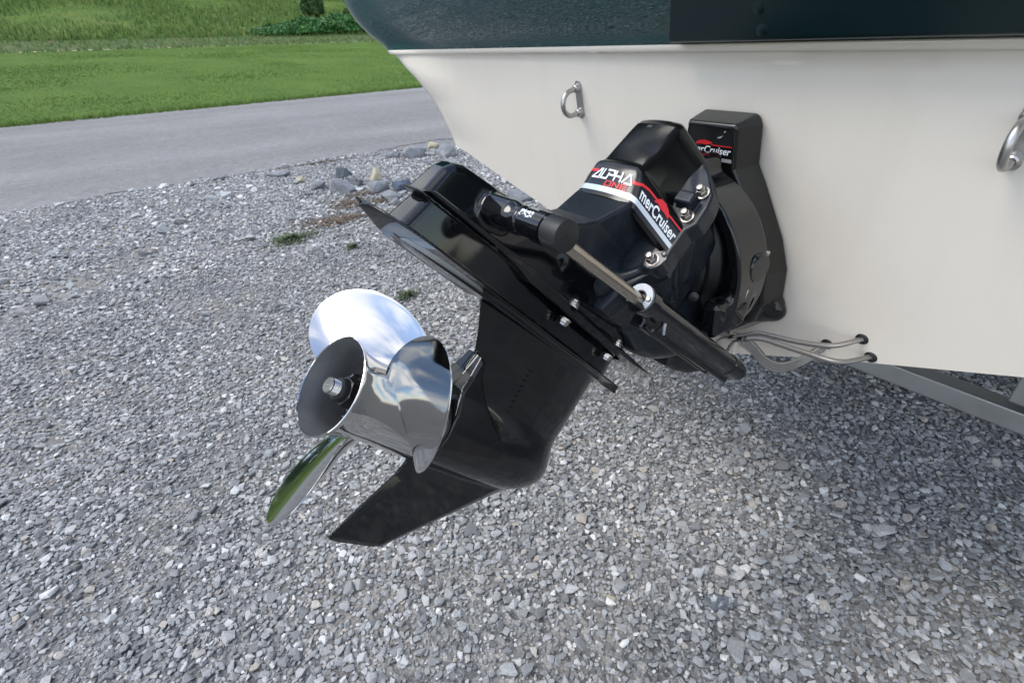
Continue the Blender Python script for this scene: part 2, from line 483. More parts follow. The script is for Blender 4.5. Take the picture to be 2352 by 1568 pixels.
M['tall'] = leafmat('meadow_grass', [(0, (.06, .13, .026)), (.5, (.11, .19, .04)), (1, (.19, .22, .065))])
M['kudzu'] = leafmat('broad_leaves', [(0, (.022, .085, .022)), (.5, (.042, .15, .03)), (.85, (.075, .205, .045)), (1, (.13, .27, .08))], .45)
M['shrub'] = leafmat('dark_shrub_leaves', [(0, (.02, .06, .016)), (.6, (.04, .095, .022)), (1, (.075, .13, .04))])
M['weed'] = leafmat('weed_leaves', [(0, (.05, .085, .04)), (.6, (.085, .125, .06)), (1, (.17, .18, .10))])
M['litter'] = leafmat('dead_plant_litter', [(0, (.045, .035, .027)), (.5, (.105, .08, .06)), (.85, (.19, .145, .105)), (1, (.36, .24, .16))], .9)
M['stem'] = flat('woody_stem', (.10, .075, .05), .9)
def rockmat(name, a, b, sc=14):
    t = NT(name)
    f = t.noise(sc, 7, .68)
    return t.set(base=t.ramp(f, [(.3, a), (.7, b)]), rough=.85, spec=.25, normal=t.bump(t.noise(38, 6, .7), .7, .01))
M['rock_grey'] = rockmat('grey_rock', (.13, .14, .155), (.31, .32, .335))
M['rock_dark'] = rockmat('dark_slate_rock', (.075, .09, .11), (.17, .19, .21))
M['rock_tan'] = rockmat('tan_rock', (.30, .27, .19), (.48, .44, .33))
M['rock_blue'] = rockmat('blue_black_rock', (.04, .055, .085), (.13, .16, .21))
def streak():
    t = NT('dark_rock_with_white_vein')
    f = t.ramp(t.noise(30, 6, .7, stretch=(1, .4, 1)), [(.52, 0.0), (.60, 1.0)])
    c = t.mix(f, t.ramp(t.noise(60, 5), [(.3, (.09, .10, .11)), (.7, (.19, .205, .22))]), (.62, .64, .64))
    return t.set(base=c, rough=.8, normal=t.bump(t.noise(90, 5), .5, .004))
M['rock_vein'] = streak()

# ------------------------------------------------------------------ ground, road, lawn, hillside
A0 = np.array([-6.9012, 1.409]); TDIR = np.array([-.107, .9943]); NDIR = np.array([-.9943, -.107])
def qt(q, t): return A0[0] + NDIR[0]*q + TDIR[0]*t, A0[1] + NDIR[1]*q + TDIR[1]*t
def n1(x, y, s=1.0): return mnoise.noise(Vector((x*s, y*s, .37)))

def sheet(name, qs, ts, zf, mat, jit0=0, jit1=0):
    V = []; F = []
    for j, t in enumerate(ts):
        for i, q in enumerate(qs):
            qq = q
            if i == 0 and jit0: qq += jit0 * (n1(t, 3.1, 1.3) + .6*n1(t, 9.1, 5))
            if i == len(qs)-1 and jit1: qq += jit1 * (n1(t, 7.7, 1.1) + .6*n1(t, 5.5, 4))
            x, y = qt(qq, t); V.append((x, y, zf(q, t)))
    n = len(qs)
    for j in range(len(ts)-1):
        for i in range(n-1): F.append((j*n+i, j*n+i+1, (j+1)*n+i+1, (j+1)*n+i))
    o = mesh_py(name, V, F, mat, smooth=True)
    return tag(o, kind='structure')

mesh_py('ground', [(-400, -400, 0), (400, -400, 0), (400, 400, 0), (-400, 400, 0)], [(0, 1, 2, 3)], M['bed'])['kind'] = 'structure'
ts_f = np.concatenate([np.arange(-160, -12, 6), np.arange(-12, 22, .12), np.arange(22, 160, 6)])
sheet('road', [0, .35, 3, 6.4, 9.4, 9.75], ts_f, lambda q, t: .006 if q < .1 else (.03 + .03*math.sin(min(max(q/9.7, 0), 1)*math.pi)), M['asphalt'], .20, .06)
def zl(q):
    if q < 32: return .02 + (q-9.6)*.0715
    if q < 35: return .02 + 22.4*.0715 + (q-32)*.17
    return .02 + 22.4*.0715 + .51 + (q-35)*.135 + .00035*(q-35)**2
ts_c = np.concatenate([np.arange(-160, -20, 8), np.arange(-20, 45, .8), np.arange(45, 170, 8)])
sheet('lawn', list(np.arange(9.55, 32.2, .8)), ts_c, lambda q, t: zl(q) + .05*n1(q, t, .35)*min(1, (q-9.5)*.3)*min(1, max(0, (31-q)*.4)), M['lawn'], .08)
t_b = NT('dry_bank'); M['bank'] = t_b.set(base=t_b.ramp(t_b.noise(.9, 6, .7), [(.35, (.06, .12, .028)), (.55, (.085, .115, .035)), (.75, (.13, .10, .05))]), rough=.9, normal=t_b.bump(t_b.noise(12, 5), .8, .05))
sheet('bank', [31.9, 33, 34, 35.2], ts_c, lambda q, t: zl(q) + .012, M['bank'], .6, .1)
def fieldmat():
    t = NT('meadow')
    a = t.ramp(t.noise(.22, 6, .65), [(.3, (.085, .165, .03)), (.5, (.13, .215, .045)), (.72, (.20, .25, .07))])
    f = t.ramp(t.noise(3.5, 6, .75), [(.3, (.6, .62, .6)), (.7, (1.25, 1.22, 1.15))])
    return t.set(base=t.mix(1.0, a, f, 'MULTIPLY'), rough=.85, spec=.15, normal=t.bump(t.noise(4, 6, .8), 1.0, .2))
M['field'] = fieldmat()
sheet('hillside', [35] + list(np.arange(36, 90, 3)) + list(np.arange(90, 260, 12)), ts_c, lambda q, t: zl(q) + .45*n1(q, t, .12)*min(1, (q-35)*.1), M['field'])

# ---- loose gravel as real stones
def templates(K, npts, seed):
    r = np.random.default_rng(seed); out = []
    for _ in range(K):
        bm = bmesh.new()
        p = r.normal(size=(npts, 3)); p /= np.linalg.norm(p, axis=1)[:, None]
        p = np.sign(p) * np.abs(p)**.72
        p *= np.array([1.0, r.uniform(.66, 1.0), r.uniform(.42, .72)])
        for v in p: bm.verts.new(v)
        ch = bmesh.ops.convex_hull(bm, input=bm.verts)
        bmesh.ops.delete(bm, geom=[g for g in ch['geom_interior'] if isinstance(g, bmesh.types.BMVert)], context='VERTS')
        bmesh.ops.triangulate(bm, faces=bm.faces)
        bm.verts.index_update()
        out.append((np.array([v.co[:] for v in bm.verts]), np.array([[v.index for v in f.verts] for f in bm.faces])))
        bm.free()
    return out

FOOT = np.array([.584, 0.0])
AZ0, AZ1 = math.radians(-172), math.radians(20)     # sector seen from the camera, clockwise from +Y
def road_q(x, y): return (x-A0[0])*NDIR[0] + (y-A0[1])*NDIR[1]
def scatter(d0, d1, bins, res, seed):
    r = np.random.default_rng(seed)
    x0, x1 = FOOT[0]-d1, FOOT[0]+d1*.45; y0, y1 = -d1*.98, d1
    occ = np.zeros((int((x1-x0)/res)+2, int((y1-y0)/res)+2), bool)
    P = []; area = (x1-x0)*(y1-y0)
    for rad, dens in bins:
        n = int(area*dens)
        xs = r.uniform(x0, x1, n); ys = r.uniform(y0, y1, n)
        d = np.hypot(xs-FOOT[0], ys-FOOT[1]); az = np.arctan2(xs-FOOT[0], ys-FOOT[1])
        ok = (d > d0) & (d < d1) & (az > AZ0) & (az < AZ1) & (road_q(xs, ys) < .02 + r.exponential(.07, n)*(r.random(n) < .35))
        if rad > .006:
            pn = np.sin(xs*2.1+1.3*np.sin(ys*1.7+.6))*np.sin(ys*2.6+1.1*np.sin(xs*2.3+2.0))
            ok &= ~((pn > .62) & (r.random(n) < .6))
        xs, ys = xs[ok], ys[ok]
        rr = rad * r.uniform(.8, 1.22, len(xs))
        k = max(1, int(round(rad*.70/res))); gy, gx = np.mgrid[-k:k+1, -k:k+1]; disc = (gx*gx+gy*gy) <= k*k
        ii = ((xs-x0)/res).astype(int); jj = ((ys-y0)/res).astype(int); c = max(1, int(k*.72))
        W, H = occ.shape
        for a, b, R, X, Y in zip(ii.tolist(), jj.tolist(), rr.tolist(), xs.tolist(), ys.tolist()):
            if a < k or b < k or a >= W-k-1 or b >= H-k-1: continue
            if occ[a, b] or occ[a+c, b] or occ[a-c, b] or occ[a, b+c] or occ[a, b-c]: continue
            occ[a-k:a+k+1, b-k:b+k+1] |= disc
            P.append((X, Y, R))
    return np.array(P)

def stones(P, tm, seed):
    r = np.random.default_rng(seed); n = len(P)
    pick = r.integers(0, len(tm), n); VV = []; FF = []; off = 0
    for k, (tv, tf) in enumerate(tm):
        s = np.where(pick == k)[0]
        if not len(s): continue
        yaw = r.uniform(0, 2*np.pi, len(s)); ta = r.normal(0, .26, len(s)); tb = r.normal(0, .26, len(s))
        cy, sy = np.cos(yaw), np.sin(yaw); ca, sa = np.cos(ta), np.sin(ta); cb, sb = np.cos(tb), np.sin(tb)
        v = tv[None] * (P[s, 2][:, None, None] * np.stack([r.uniform(.95, 1.25, len(s)), r.uniform(.85, 1.1, len(s)), r.uniform(.8, 1.1, len(s))], 1)[:, None, :])
        x, y, z = v[..., 0], v[..., 1], v[..., 2]
        y, z = y*ca[:, None]-z*sa[:, None], y*sa[:, None]+z*ca[:, None]
        x, z = x*cb[:, None]+z*sb[:, None], -x*sb[:, None]+z*cb[:, None]
        x, y = x*cy[:, None]-y*sy[:, None], x*sy[:, None]+y*cy[:, None]
        z = z + (P[s, 2]*r.uniform(.12, .5, len(s)))[:, None]
        V = np.stack([x+P[s, 0][:, None], y+P[s, 1][:, None], z], -1)
        nv = len(tv)
        F = tf[None] + (np.arange(len(s))*nv)[:, None, None] + off
        VV.append(V.reshape(-1, 3)); FF.append(F.reshape(-1, 3)); off += len(s)*nv
    return np.concatenate(VV), np.concatenate(FF)

for nm, d0, d1, bins, res, npts in (
        ('near', 0.0, 2.35, [(.024, 12), (.0175, 90), (.0132, 560), (.0097, 2000), (.0070, 4200), (.0046, 5200)], .0028, 13),
        ('mid', 2.35, 4.1, [(.024, 12), (.0175, 100), (.0132, 560), (.0100, 2000), (.0074, 2200)], .004, 11),
        ('far', 4.1, 8.2, [(.060, .8), (.042, 3), (.030, 14), (.021, 120), (.0155, 620), (.0115, 900)], .006, 11)):
    P = scatter(d0, d1, bins, res, len(nm)*11)
    V, F = stones(P, templates(24, npts, npts), 5)
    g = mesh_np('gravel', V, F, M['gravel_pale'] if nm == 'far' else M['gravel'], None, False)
    tag(g, {'near': 'loose crushed grey gravel lying below the sterndrive', 'mid': 'loose grey gravel further out behind the propeller', 'far': 'pale fine gravel running out to the road edge'}[nm], 'gravel', kind='stuff')

# ------------------------------------------------------------------ boat
STEP = 1.333
def yt(z): return .945 + (1.22 - z)*.22
boat = empty('motorboat', (0, 1.0, 0.0), label='off-white and dark green motorboat seen at its stern', cat='boat')
BO = Vector((0, 1.0, 0.0))
def lv(z):
    zs = [1.0, 1.037, 1.15, 1.25, 1.333]; bs = [1.115, 1.122, 1.178, 1.262, 1.388]; rs = [.05, .05, .09, .14, .20]
    return float(np.interp(z, zs, bs)), yt(z), float(np.interp(z, zs, rs)), float(np.interp(z, [1.06, 1.18, 1.28, 1.333], [0, .018, .052, .060]))
def lvg(z):
    zs = [1.333, 1.35, 1.38, 1.42, 1.47, 1.55, 1.70, 1.95]
    b = np.interp(z, zs, [1.402, 1.428, 1.475, 1.52, 1.55, 1.565, 1.57, 1.57])
    y = np.interp(z, zs, [yt(1.333)-.013, .900, .868, .835, .808, .785, .77, .76])
    r = np.interp(z, zs, [.21, .22, .245, .27, .29, .30, .30, .30])
    return float(b), float(y), float(r), .060
def taper(y):
    if y < 3.2: return 1.0 + .02*min(1, max(0, (y-1)/2))
    return 1.02*max(0.0, 1-((y-3.2)/3.6)**2.2)
def contour(lev, off=0.0):
    b, ya, r, bl = lev; b += off; ya -= off
    pts = []
    for y in (6.75, 6.4, 6.0, 5.4, 4.8, 4.2, 3.6, 3.0, 2.4, 1.9, 1.5, 1.25): pts.append((-b*taper(y), y))
    for i in range(13):
        a = math.pi/2 * i/12
        e = 2/2.3
        pts.append((-(b - r + r*math.cos(a)**e), ya + r - r*math.sin(a)**e))
    for i in range(1, 25): pts.append((-(b-r)*(1-i/24), ya))
    pts = [(x, y - bl*math.exp(-((abs(x)-(b-.10))/.13)**2)*(1 if y < 1.3 else 0)*max(0, 1-(y-ya)/.25)) for x, y in pts]
    return pts + [(-x, y) for x, y in pts[-2::-1]]
def bot(x, y=1.0):
    return float(np.interp(abs(x), [0, .25, .55, .77, 1.05, 1.12, 1.3], [.652, .765, .885, .945, 1.028, 1.037, 1.037]))
def loft(name, rings, mat, closed=False):
    n = len(rings[0]); V = [Vector(p)-BO for r in rings for p in r]; F = []
    for j in range(len(rings)-1):
        for i in range(n-1 + (1 if closed else 0)):
            k = (i+1) % n
            F.append((j*n+i, j*n+k, (j+1)*n+k, (j+1)*n+i))
    o = mesh_py(name, V, F, mat, boat, True)
    return o
base_c = contour(lv(1.037))
NC = len(base_c)
rings = []
rowsv = list(np.linspace(0, 1, 22)) 
for v in rowsv:
    ring = []
    for i in range(NC):
        x0, y0 = base_c[i]
        zb = bot(x0) if 11 < i < NC-12 else 1.037 + .35*max(0, (y0-3)/3.7)**2
        z = zb + (STEP-.014-zb)*v
        c = contour(lv(max(z, 1.0)))[i]
        yy = c[1] if z >= 1.0 else (c[1] + (yt(z)-yt(1.0) if 24 <= i <= NC-25 else 0))
        ring.append((c[0] if z >= 1.037 else x0, yy, z))
    rings.append(ring)
for z, off in ((STEP-.0125, .004), (STEP-.011, .010), (STEP-.0085, .0125), (STEP-.001, .0132), (STEP+.0015, .0115), (STEP+.002, -.004)):
    rings.append([(x, y, z) for x, y in contour(lv(min(z, STEP)), off)])
hull = loft('hull', rings, M['white'])
# bottom planing surface
V = []; F = []; xs = [-1, -.93, -.7, -.5, -.25, 0, .25, .5, .7, .93, 1]
sts = [0, .08, 1, 2, 3, 4, 4.8, 5.4, 5.75]
for j, s in enumerate(sts):
    bw = (1.06 if j == 0 else 1.12)*taper(1+s)
    for a in xs:
        x = a*bw; zz = bot(a*1.12) + (.35*max(0, (s-2)/3.7)**2 if s > 2 else 0)
        V.append(Vector((x, (yt(zz)-.0 if j == 0 else 1.0+s), zz)) - BO)
for j in range(len(sts)-1):
    for i in range(10): F.append((j*11+i, (j+1)*11+i, (j+1)*11+i+1, j*11+i+1))
mesh_py('hull_bottom', V, F, M['white'], boat, True)
rg = []
for z in [STEP+.0025, 1.338, 1.345, 1.355, 1.367, 1.38, 1.395, 1.41, 1.43, 1.45, 1.475, 1.5, 1.55, 1.62, 1.7, 1.82, 1.95]:
    rg.append([(x, y, z) for x, y in contour(lvg(z))])
loft('topside', rg, M['green'])
cap = contour(lvg(1.95), .02)
loft('rub_rail', [[(x, y, z) for x, y in contour(lvg(1.95), o_)] for z, o_ in ((1.94, -.01), (1.94, .02), (1.975, .025), (1.99, .01), (1.992, -.05), (2.03, -.12))], M['deck'])
mesh_py('deck', [Vector((x, y, 2.028))-BO for x, y in contour(lvg(1.95), -.11)], [tuple(range(NC))], M['deck'], boat)
# flat pad moulded on the green overhang
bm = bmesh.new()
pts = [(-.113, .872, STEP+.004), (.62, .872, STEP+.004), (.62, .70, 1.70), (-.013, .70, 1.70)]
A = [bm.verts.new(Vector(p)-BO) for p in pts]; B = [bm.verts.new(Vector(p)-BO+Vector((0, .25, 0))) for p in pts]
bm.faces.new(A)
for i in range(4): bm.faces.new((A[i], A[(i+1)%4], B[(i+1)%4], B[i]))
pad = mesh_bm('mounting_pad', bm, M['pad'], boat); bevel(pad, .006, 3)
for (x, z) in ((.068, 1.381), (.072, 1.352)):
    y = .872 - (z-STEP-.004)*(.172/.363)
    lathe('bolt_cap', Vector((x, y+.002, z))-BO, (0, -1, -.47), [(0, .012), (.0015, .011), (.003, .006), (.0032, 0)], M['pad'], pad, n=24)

def stern_eye(x):
    z = 1.222; c = Vector((x, yt(z), z)) - BO
    nn = Vector((0, -1, -.22)).normalized(); up = Vector((0, -.22, 1)).normalized(); sx = Vector((1, 0, 0))
    e = bpy.data.objects.new('stern_eye', None); e.empty_display_size = .02; link(e, boat)
    bm = bmesh.new(); ring0 = []; ring1 = []
    for i in range(28):
        a = 2*math.pi*i/28
        p = sx*(.0095*math.cos(a)) + up*(.0095*math.sin(a) + (.034 if math.sin(a) > 0 else -.034))
        ring0.append(bm.verts.new(c + p)); ring1.append(bm.verts.new(c + p*.98 + nn*.004))
    bm.faces.new(ring1)
    for i in range(28): bm.faces.new((ring0[i], ring0[(i+1)%28], ring1[(i+1)%28], ring1[i]))
    mesh_bm('backing_plate', bm, M['eye'], e)
    R = .0275
    path = [c + up*R + nn*.003, c + up*R + nn*.018]
    for i in range(13):
        a = math.pi*i/12
        path.append(c + up*(R*math.cos(a)) + nn*(.028 + R*1.0*math.sin(a)))
    path += [c - up*R + nn*.018, c - up*R + nn*.003]
    tube('eye_ring', path, .0058, M['eye'], e, 16, smooth_path=False)
    for s in (1, -1):
        lathe('collar', c + up*(R*s) + nn*.003, nn, [(0, .0105), (.003, .0105), (.007, .0088), (.011, .0088), (.013, .0065)], M['eye'], e, n=24)
    return e
stern_eye(-.412); stern_eye(.412)

# ------------------------------------------------------------------ trailer under the hull
tr = empty('boat_trailer', (0, 2.2, 0), label='galvanised bunk trailer carrying the motorboat', cat='trailer')
TO = Vector((0, 2.2, 0))
def tbox(nm, x0, x1, y0, y1, z0, z1, mat, b=.006): return box(nm, x0, x1, y0-TO.y, y1-TO.y, z0, z1, mat, tr, b)
for sx in (-1, 1):
    tbox('rail', sx*.62-.04, sx*.62+.04, 1.75, 5.6, .42, .54, M['galv'])
    bm = bmesh.new(); box_bm(bm, sx*.5-.045, sx*.5+.045, 1.55-TO.y, 4.6-TO.y, .79, .862)
    bk = mesh_bm('bunk', bm, M['carpet'], tr); bevel(bk, .012)
    for y in (1.8, 3.0, 4.2): tbox('bunk_post', sx*.5-.03, sx*.5+.03, y-.03, y+.03, .44, .80, M['galv'])
    wc = Vector((sx*.98, 3.3, .31)) - TO
    w = bpy.data.objects.new('wheel', None); link(w, tr)
    lathe('tyre', wc - Vector((.09, 0, 0)), (1, 0, 0), [(0, .19), (.0, .27), (.03, .305), (.15, .305), (.18, .27), (.18, .19)], M['tyre'], w, n=40)
    lathe('rim', wc - Vector((.08, 0, 0)), (1, 0, 0), [(0, .195), (.04, .17), (.05, .05), (.09, .045), (.11, .05), (.12, .17), (.16, .195)], M['galv'], w, n=40)
    bm = bmesh.new()
    for i in range(13):
        a = math.pi*i/12
        for xx in (-.12, .12): bm.verts.new(wc + Vector((xx, .36*math.cos(a), .36*math.sin(a)-.0)))
    bm.verts.ensure_lookup_table()
    for i in range(12): bm.faces.new([bm.verts[k] for k in (2*i, 2*i+1, 2*i+3, 2*i+2)])
    fd = mesh_bm('fender', bm, M['galv'], tr, True); sm = fd.modifiers.new('thickness', 'SOLIDIFY'); sm.thickness = .006
for y in (1.8, 3.0, 4.2, 5.5): tbox('crossmember', -.66, .66, y-.035, y+.035, .36, .425, M['galv'])
tbox('axle', -.95, .95, 3.27, 3.33, .28, .36, M['galv'])
tbox('tongue', -.04, .04, 5.4, 7.6, .42, .52, M['galv'])
tbox('jack_post', -.03, .03, 7.2, 7.26, .02, .9, M['galv'])

# ------------------------------------------------------------------ gimbal housing on the transom (world frame)
gim = empty('gimbal_housing', (0, .95, .78), label='black gimbal housing bolted to the transom with red and white decal', cat='drive mount')
GO = Vector((0, .95, .78))
OUT = [(0, 1.212), (.048, 1.212), (.051, 1.205), (.050, 1.135), (.068, 1.10), (.112, 1.00), (.128, .94), (.127, .87), (.108, .82), (.06, .775), (0, .765)]
def f_housing(x, y, z):
    ax = np.abs(x); Z = z + GO.z; Y = y + GO.y
    tn = .945 + (1.22-Z)*.22 - Y
    d2 = poly2(ax, Z, OUT + [(-.05, .765), (-.05, 1.212)]) - .017*np.clip(1-tn/.07, 0, 1.2)
    d = ext(d2, tn-.034, .037, .007)
    k = np.hypot(ax/.100, (Z-.965)/.135)
    d = smax(d, np.maximum(-(k-1)*.1, .008-tn), .006)
    d = smin(d, ell(ax, tn, Z, (.105, .02, .845), (.05, .03, .035)), .012)
    return d
sdf_mesh('housing', f_housing, (-.19, -.10, -.05), (.19, .13, .47), .003, M['gimbal'], gim)
def f_ring(x, y, z):
    ax = np.abs(x); Z = z + GO.z; Y = y + GO.y
    k = np.hypot(ax/.143, (Z-.962)/.165)
    rad = (k-1)*.15
    d = ext(np.abs(rad)-.011, Y-(.845+(1.0-Z)*.1), .045, .006)
    neck = rbox(ax, Y, Z, (0, .845, 1.115), (.036, .035, .05), .012)
    d = smin(d, neck, .02)
    lug = rbox(ax, Y, Z, (.128, .815, .90), (.018, .05, .035), .012)
    return smin(d, lug, .02)
sdf_mesh('gimbal_ring', f_ring, (-.19, -.23, -.04), (.19, .02, .41), .003, M['gloss'], gim)
def f_core(x, y, z):
    Z = z + GO.z; Y = y + GO.y
    d = ell(x, Y, Z, (0, .86, .97), (.112, .10, .135))
    return d + .003*np.sin(Y*220)
sdf_mesh('bellows', f_core, (-.14, -.22, .02), (.14, .04, .36), .004, M['deep'], gim)
def f_scoop(x, y, z):
    Z = z + GO.z; Y = y + GO.y
    d = ext(poly2(Y-.045, Z+.010, [(.766, .742), (.771, .765), (.79, .781), (.84, .786), (.95, .80), (1.0, .77), (.992, .695), (.958, .669), (.90, .670), (.85, .686), (.80, .714)]), x, .032, .014)
    return d
sdf_mesh('exhaust_outlet', f_scoop, (-.08, -.21, -.14), (.08, .08, .05), .003, M['rubber'], gim)
def gpt(x, z, e=.0716):
    return Vector((x, .945 + (1.22-z)*.22 - e, z)) - GO

# hinge pin cap with screws, cotter pin and a lump of mud
hp = lathe('hinge_cap', Vector((.128, .862, .985))-GO, (1, -.1, 0), [(0, .036), (.012, .036), (.015, .034), (.017, .028), (.026, .027), (.029, .024), (.0295, 0)], M['gloss'], gim, n=40)
for yy, zz in ((.845, .958), (.885, 1.006)):
    lathe('cap_screw', Vector((.148, yy, zz))-GO, (1, -.1, 0), [(0, .0045), (.004, .0045), (.005, .003), (.005, 0)], M['bright'], hp, n=12)
tube('cotter_pin', [Vector(p)-GO for p in ((.150, .842, .952), (.153, .838, .945), (.152, .835, .930))], .0012, M['bright'], hp, 8)
bm = bmesh.new(); bmesh.ops.create_icosphere(bm, subdivisions=3, radius=1)
for v in bm.verts:
    v.co *= 1 + .45*mnoise.noise(v.co*2.3)
    v.co = Vector((v.co.x*.009, v.co.y*.012, v.co.z*.016)) + Vector((.135, .823, .985)) - GO
mesh_bm('mud_lump', bm, M['dirt'], gim)
lathe('grease_fitting', Vector((.085, .775, .935))-GO, (.6, -.8, .2), [(0, .007), (.012, .007), (.013, .009), (.020, .009), (.022, .004), (.022, 0)], M['deep'], gim, n=16)

# decal on the face of the housing
def text_mesh(body, size=1.0, shear=0.0, bold=0.0, space=1.0):
    cu = bpy.data.curves.new('text', 'FONT'); cu.body = body; cu.size = size; cu.shear = shear; cu.offset = bold
    cu.space_character = space; cu.resolution_u = 4; cu.fill_mode = 'FRONT'
    o = bpy.data.objects.new('text', cu); COL.objects.link(o)
    bpy.context.view_layer.update()
    me = bpy.data.meshes.new_from_object(o.evaluated_get(bpy.context.evaluated_depsgraph_get()))
    bpy.data.objects.remove(o)
    V = np.array([v.co[:] for v in me.vertices]); F = [tuple(p.vertices) for p in me.polygons]
    bpy.data.meshes.remove(me)
    V = V[:, :2]; lo = V.min(0); hi = V.max(0)
    return (V-lo)/(hi-lo), F, (hi-lo)[0]/(hi-lo)[1]
def put(name, V, F, fmap, mat, parent):
    return mesh_py(name, [fmap(a, b) for a, b in V], F, mat, parent)
face = mesh_py('face_plate', [gpt(x, z, .0708) for x, z in ((-.046, 1.204), (.046, 1.204), (.045, 1.126), (-.045, 1.126))], [(0, 3, 2, 1)], M['gimbal_face'], gim)
face.data.flip_normals()
GS = lambda z0, z1, x0, x1, e=.0716: (lambda a, b: gpt(x0+(x1-x0)*a, z0+(z1-z0)*b, e))
T1 = text_mesh('merCruiser', 1, .28, .018, 1.0)
put('lettering', T1[0], T1[1], GS(1.1585, 1.1715, -.043, .0435), M['white_ink'], gim)
put('stripe', [(0, 0), (1, 0), (1, 1), (0, 1)], [(0, 1, 2, 3)], GS(1.1725, 1.1745, .002, .045), M['red_ink'], gim)
put('stripe', [(0, 0), (1, 0), (1, 1), (0, 1)], [(0, 1, 2, 3)], GS(1.1455, 1.1520, -.045, .045), M['grey_ink'], gim)
wave = [(0, 0), (.3, .12), (.6, .02), (.78, .25), (1, .42), (.9, .72), (.6, .95), (.3, .88), (.1, .6), (0, .3)]
put('flame_mark', wave, [tuple(range(len(wave)))], GS(1.1725, 1.1815, -.03, .006), M['red_ink'], gim)
T2 = text_mesh('L 563530', 1, 0, 0)
put('serial_number', T2[0], T2[1], GS(1.1468, 1.1508, -.032, .002, .0720), M['dark_ink'], gim)
chip = [(0, .1), (.35, 0), (.8, .35), (1, 1), (.78, .6), (.4, .4)]
put('paint_chip', chip, [tuple(range(6))], GS(1.1865, 1.1935, .014, .026), M['chip'], gim)
put('paint_chip', [(0, 0), (1, .8), (.2, 1)], [(0, 1, 2)], GS(1.1965, 1.2005, .028, .032), M['chip'], gim)
# raised rim round the plate
tube('face_rim', [gpt(x, z, .0705) for x, z in ((.0475, 1.128), (.0475, 1.198), (.043, 1.2055), (0, 1.2065), (-.043, 1.2055), (-.0475, 1.198), (-.0475, 1.128))], .0016, M['gimbal'], gim, 8, smooth_path=False)

# hydraulic hoses of the trim cylinders
def hose(name, pts, r, mat): return tube(name, [Vector(p)-GO for p in pts], r, mat, gim, 12)
h1 = hose('hydraulic_hose', [(.093, .93, .789), (.115, .93, .803), (.145, .93, .822), (.175, .93, .829), (.22, .94, .832), (.27, .97, .835), (.30, 1.04, .84)], .0052, M['braid'])
hose('hose_elbow', [(.060, .925, .752), (.067, .928, .772), (.078, .93, .782), (.096, .93, .791)], .0028, M['bright'])
lathe('hose_fitting', Vector((.090, .93, .7875))-GO, (.85, 0, .45), [(0, .0045), (0, .0062), (.012, .0062), (.012, .0056), (.020, .0056), (.020, .004)], M['bright'], gim, n=8, sides=8)
h2 = hose('hydraulic_hose', [(.131, .90, .812), (.150, .90, .823), (.172, .90, .832), (.200, .905, .832), (.25, .92, .828), (.295, .96, .815), (.32, 1.05, .805)], .0055, M['braid'])
hose('hose_elbow', [(.106, .897, .768), (.109, .898, .785), (.114, .90, .798), (.124, .90, .807), (.134, .90, .813)], .0030, M['bright'])
lathe('hose_fitting', Vector((.124, .90, .8075))-GO, (.8, 0, .5), [(0, .0045), (0, .0066), (.013, .0066), (.013, .0058), (.022, .0058), (.022, .004)], M['bright'], gim, n=8, sides=8)
for i in range(4):
    o_ = i*.0062
    hose('hydraulic_hose', [(.076, .965, .762+o_*.9), (.10, .965, .762+o_), (.13, .962, .756+o_), (.165, .958, .741+o_*.95), (.195, .965, .742+o_*.9), (.222, .99, .765+o_*.9), (.238, 1.07, .79+o_)], .0042, M['braid'])
for (x_, z_) in ((.295, .839), (.317, .806), (.237, .798)):
    lathe('hose_grommet', Vector((x_, yt(z_)+.002, z_))-GO, (0, -1, -.22), [(0, .0), (0, .012), (.003, .0115), (.005, .009), (.005, 0)], M['rubber'], gim, n=24)
box('hose_bracket', -.03, .095, .0, .028, -.045, -.012, M['white'], gim, .003)

# ------------------------------------------------------------------ sterndrive, tilted up (local frame: x starboard, y along the shaft forward, z up the leg)
TILT = math.radians(45.5)
drive = empty('sterndrive', (0, .1272, .9737), (-TILT, 0, 0), label='glossy black sterndrive tilted up off the boat transom', cat='sterndrive')
I = np.interp
def S(x, xs, ys):
    xs = np.array(xs, float); ys = np.array(ys, float)
    dl = np.diff(ys)/np.diff(xs); m = np.zeros(len(xs))
    for i in range(1, len(xs)-1):
        m[i] = 0 if dl[i-1]*dl[i] <= 0 else 2*dl[i-1]*dl[i]/(dl[i-1]+dl[i])
    m[0], m[-1] = dl[0], dl[-1]
    x = np.clip(x, xs[0], xs[-1]); k = np.clip(np.searchsorted(xs, x)-1, 0, len(xs)-2)
    h_ = xs[k+1]-xs[k]; t = (x-xs[k])/h_
    return ys[k]*(2*t**3-3*t**2+1) + m[k]*h_*(t**3-2*t**2+t) + ys[k+1]*(-2*t**3+3*t**2) + m[k+1]*h_*(t**3-t**2)
def naca(s):
    s = np.clip(s, 0, 1)
    return 10*(.2969*np.sqrt(s) - .126*s - .3516*s**2 + .2843*s**3 - .1015*s**4)
SKEG = [(.452, -.03), (.436, -.064), (.2405, -.2178), (.225, -.2195), (.160, -.2197), (.143, -.218), (.137, -.213), (.181, -.092), (.184, -.07), (.184, -.03)]
def leg_half(y, z):
    le = I(z, [-.02, .02, .19, .22], [.478, .479, .4715, .472]); te = I(z, [0, .06, .09, .131, .162, .208, .22], [.172, .172, .182, .1815, .163, .130, .122])
    return le, te, (.033 + .004*np.clip((z-.17)/.05, 0, 1))*naca((le-y)/(le-te))
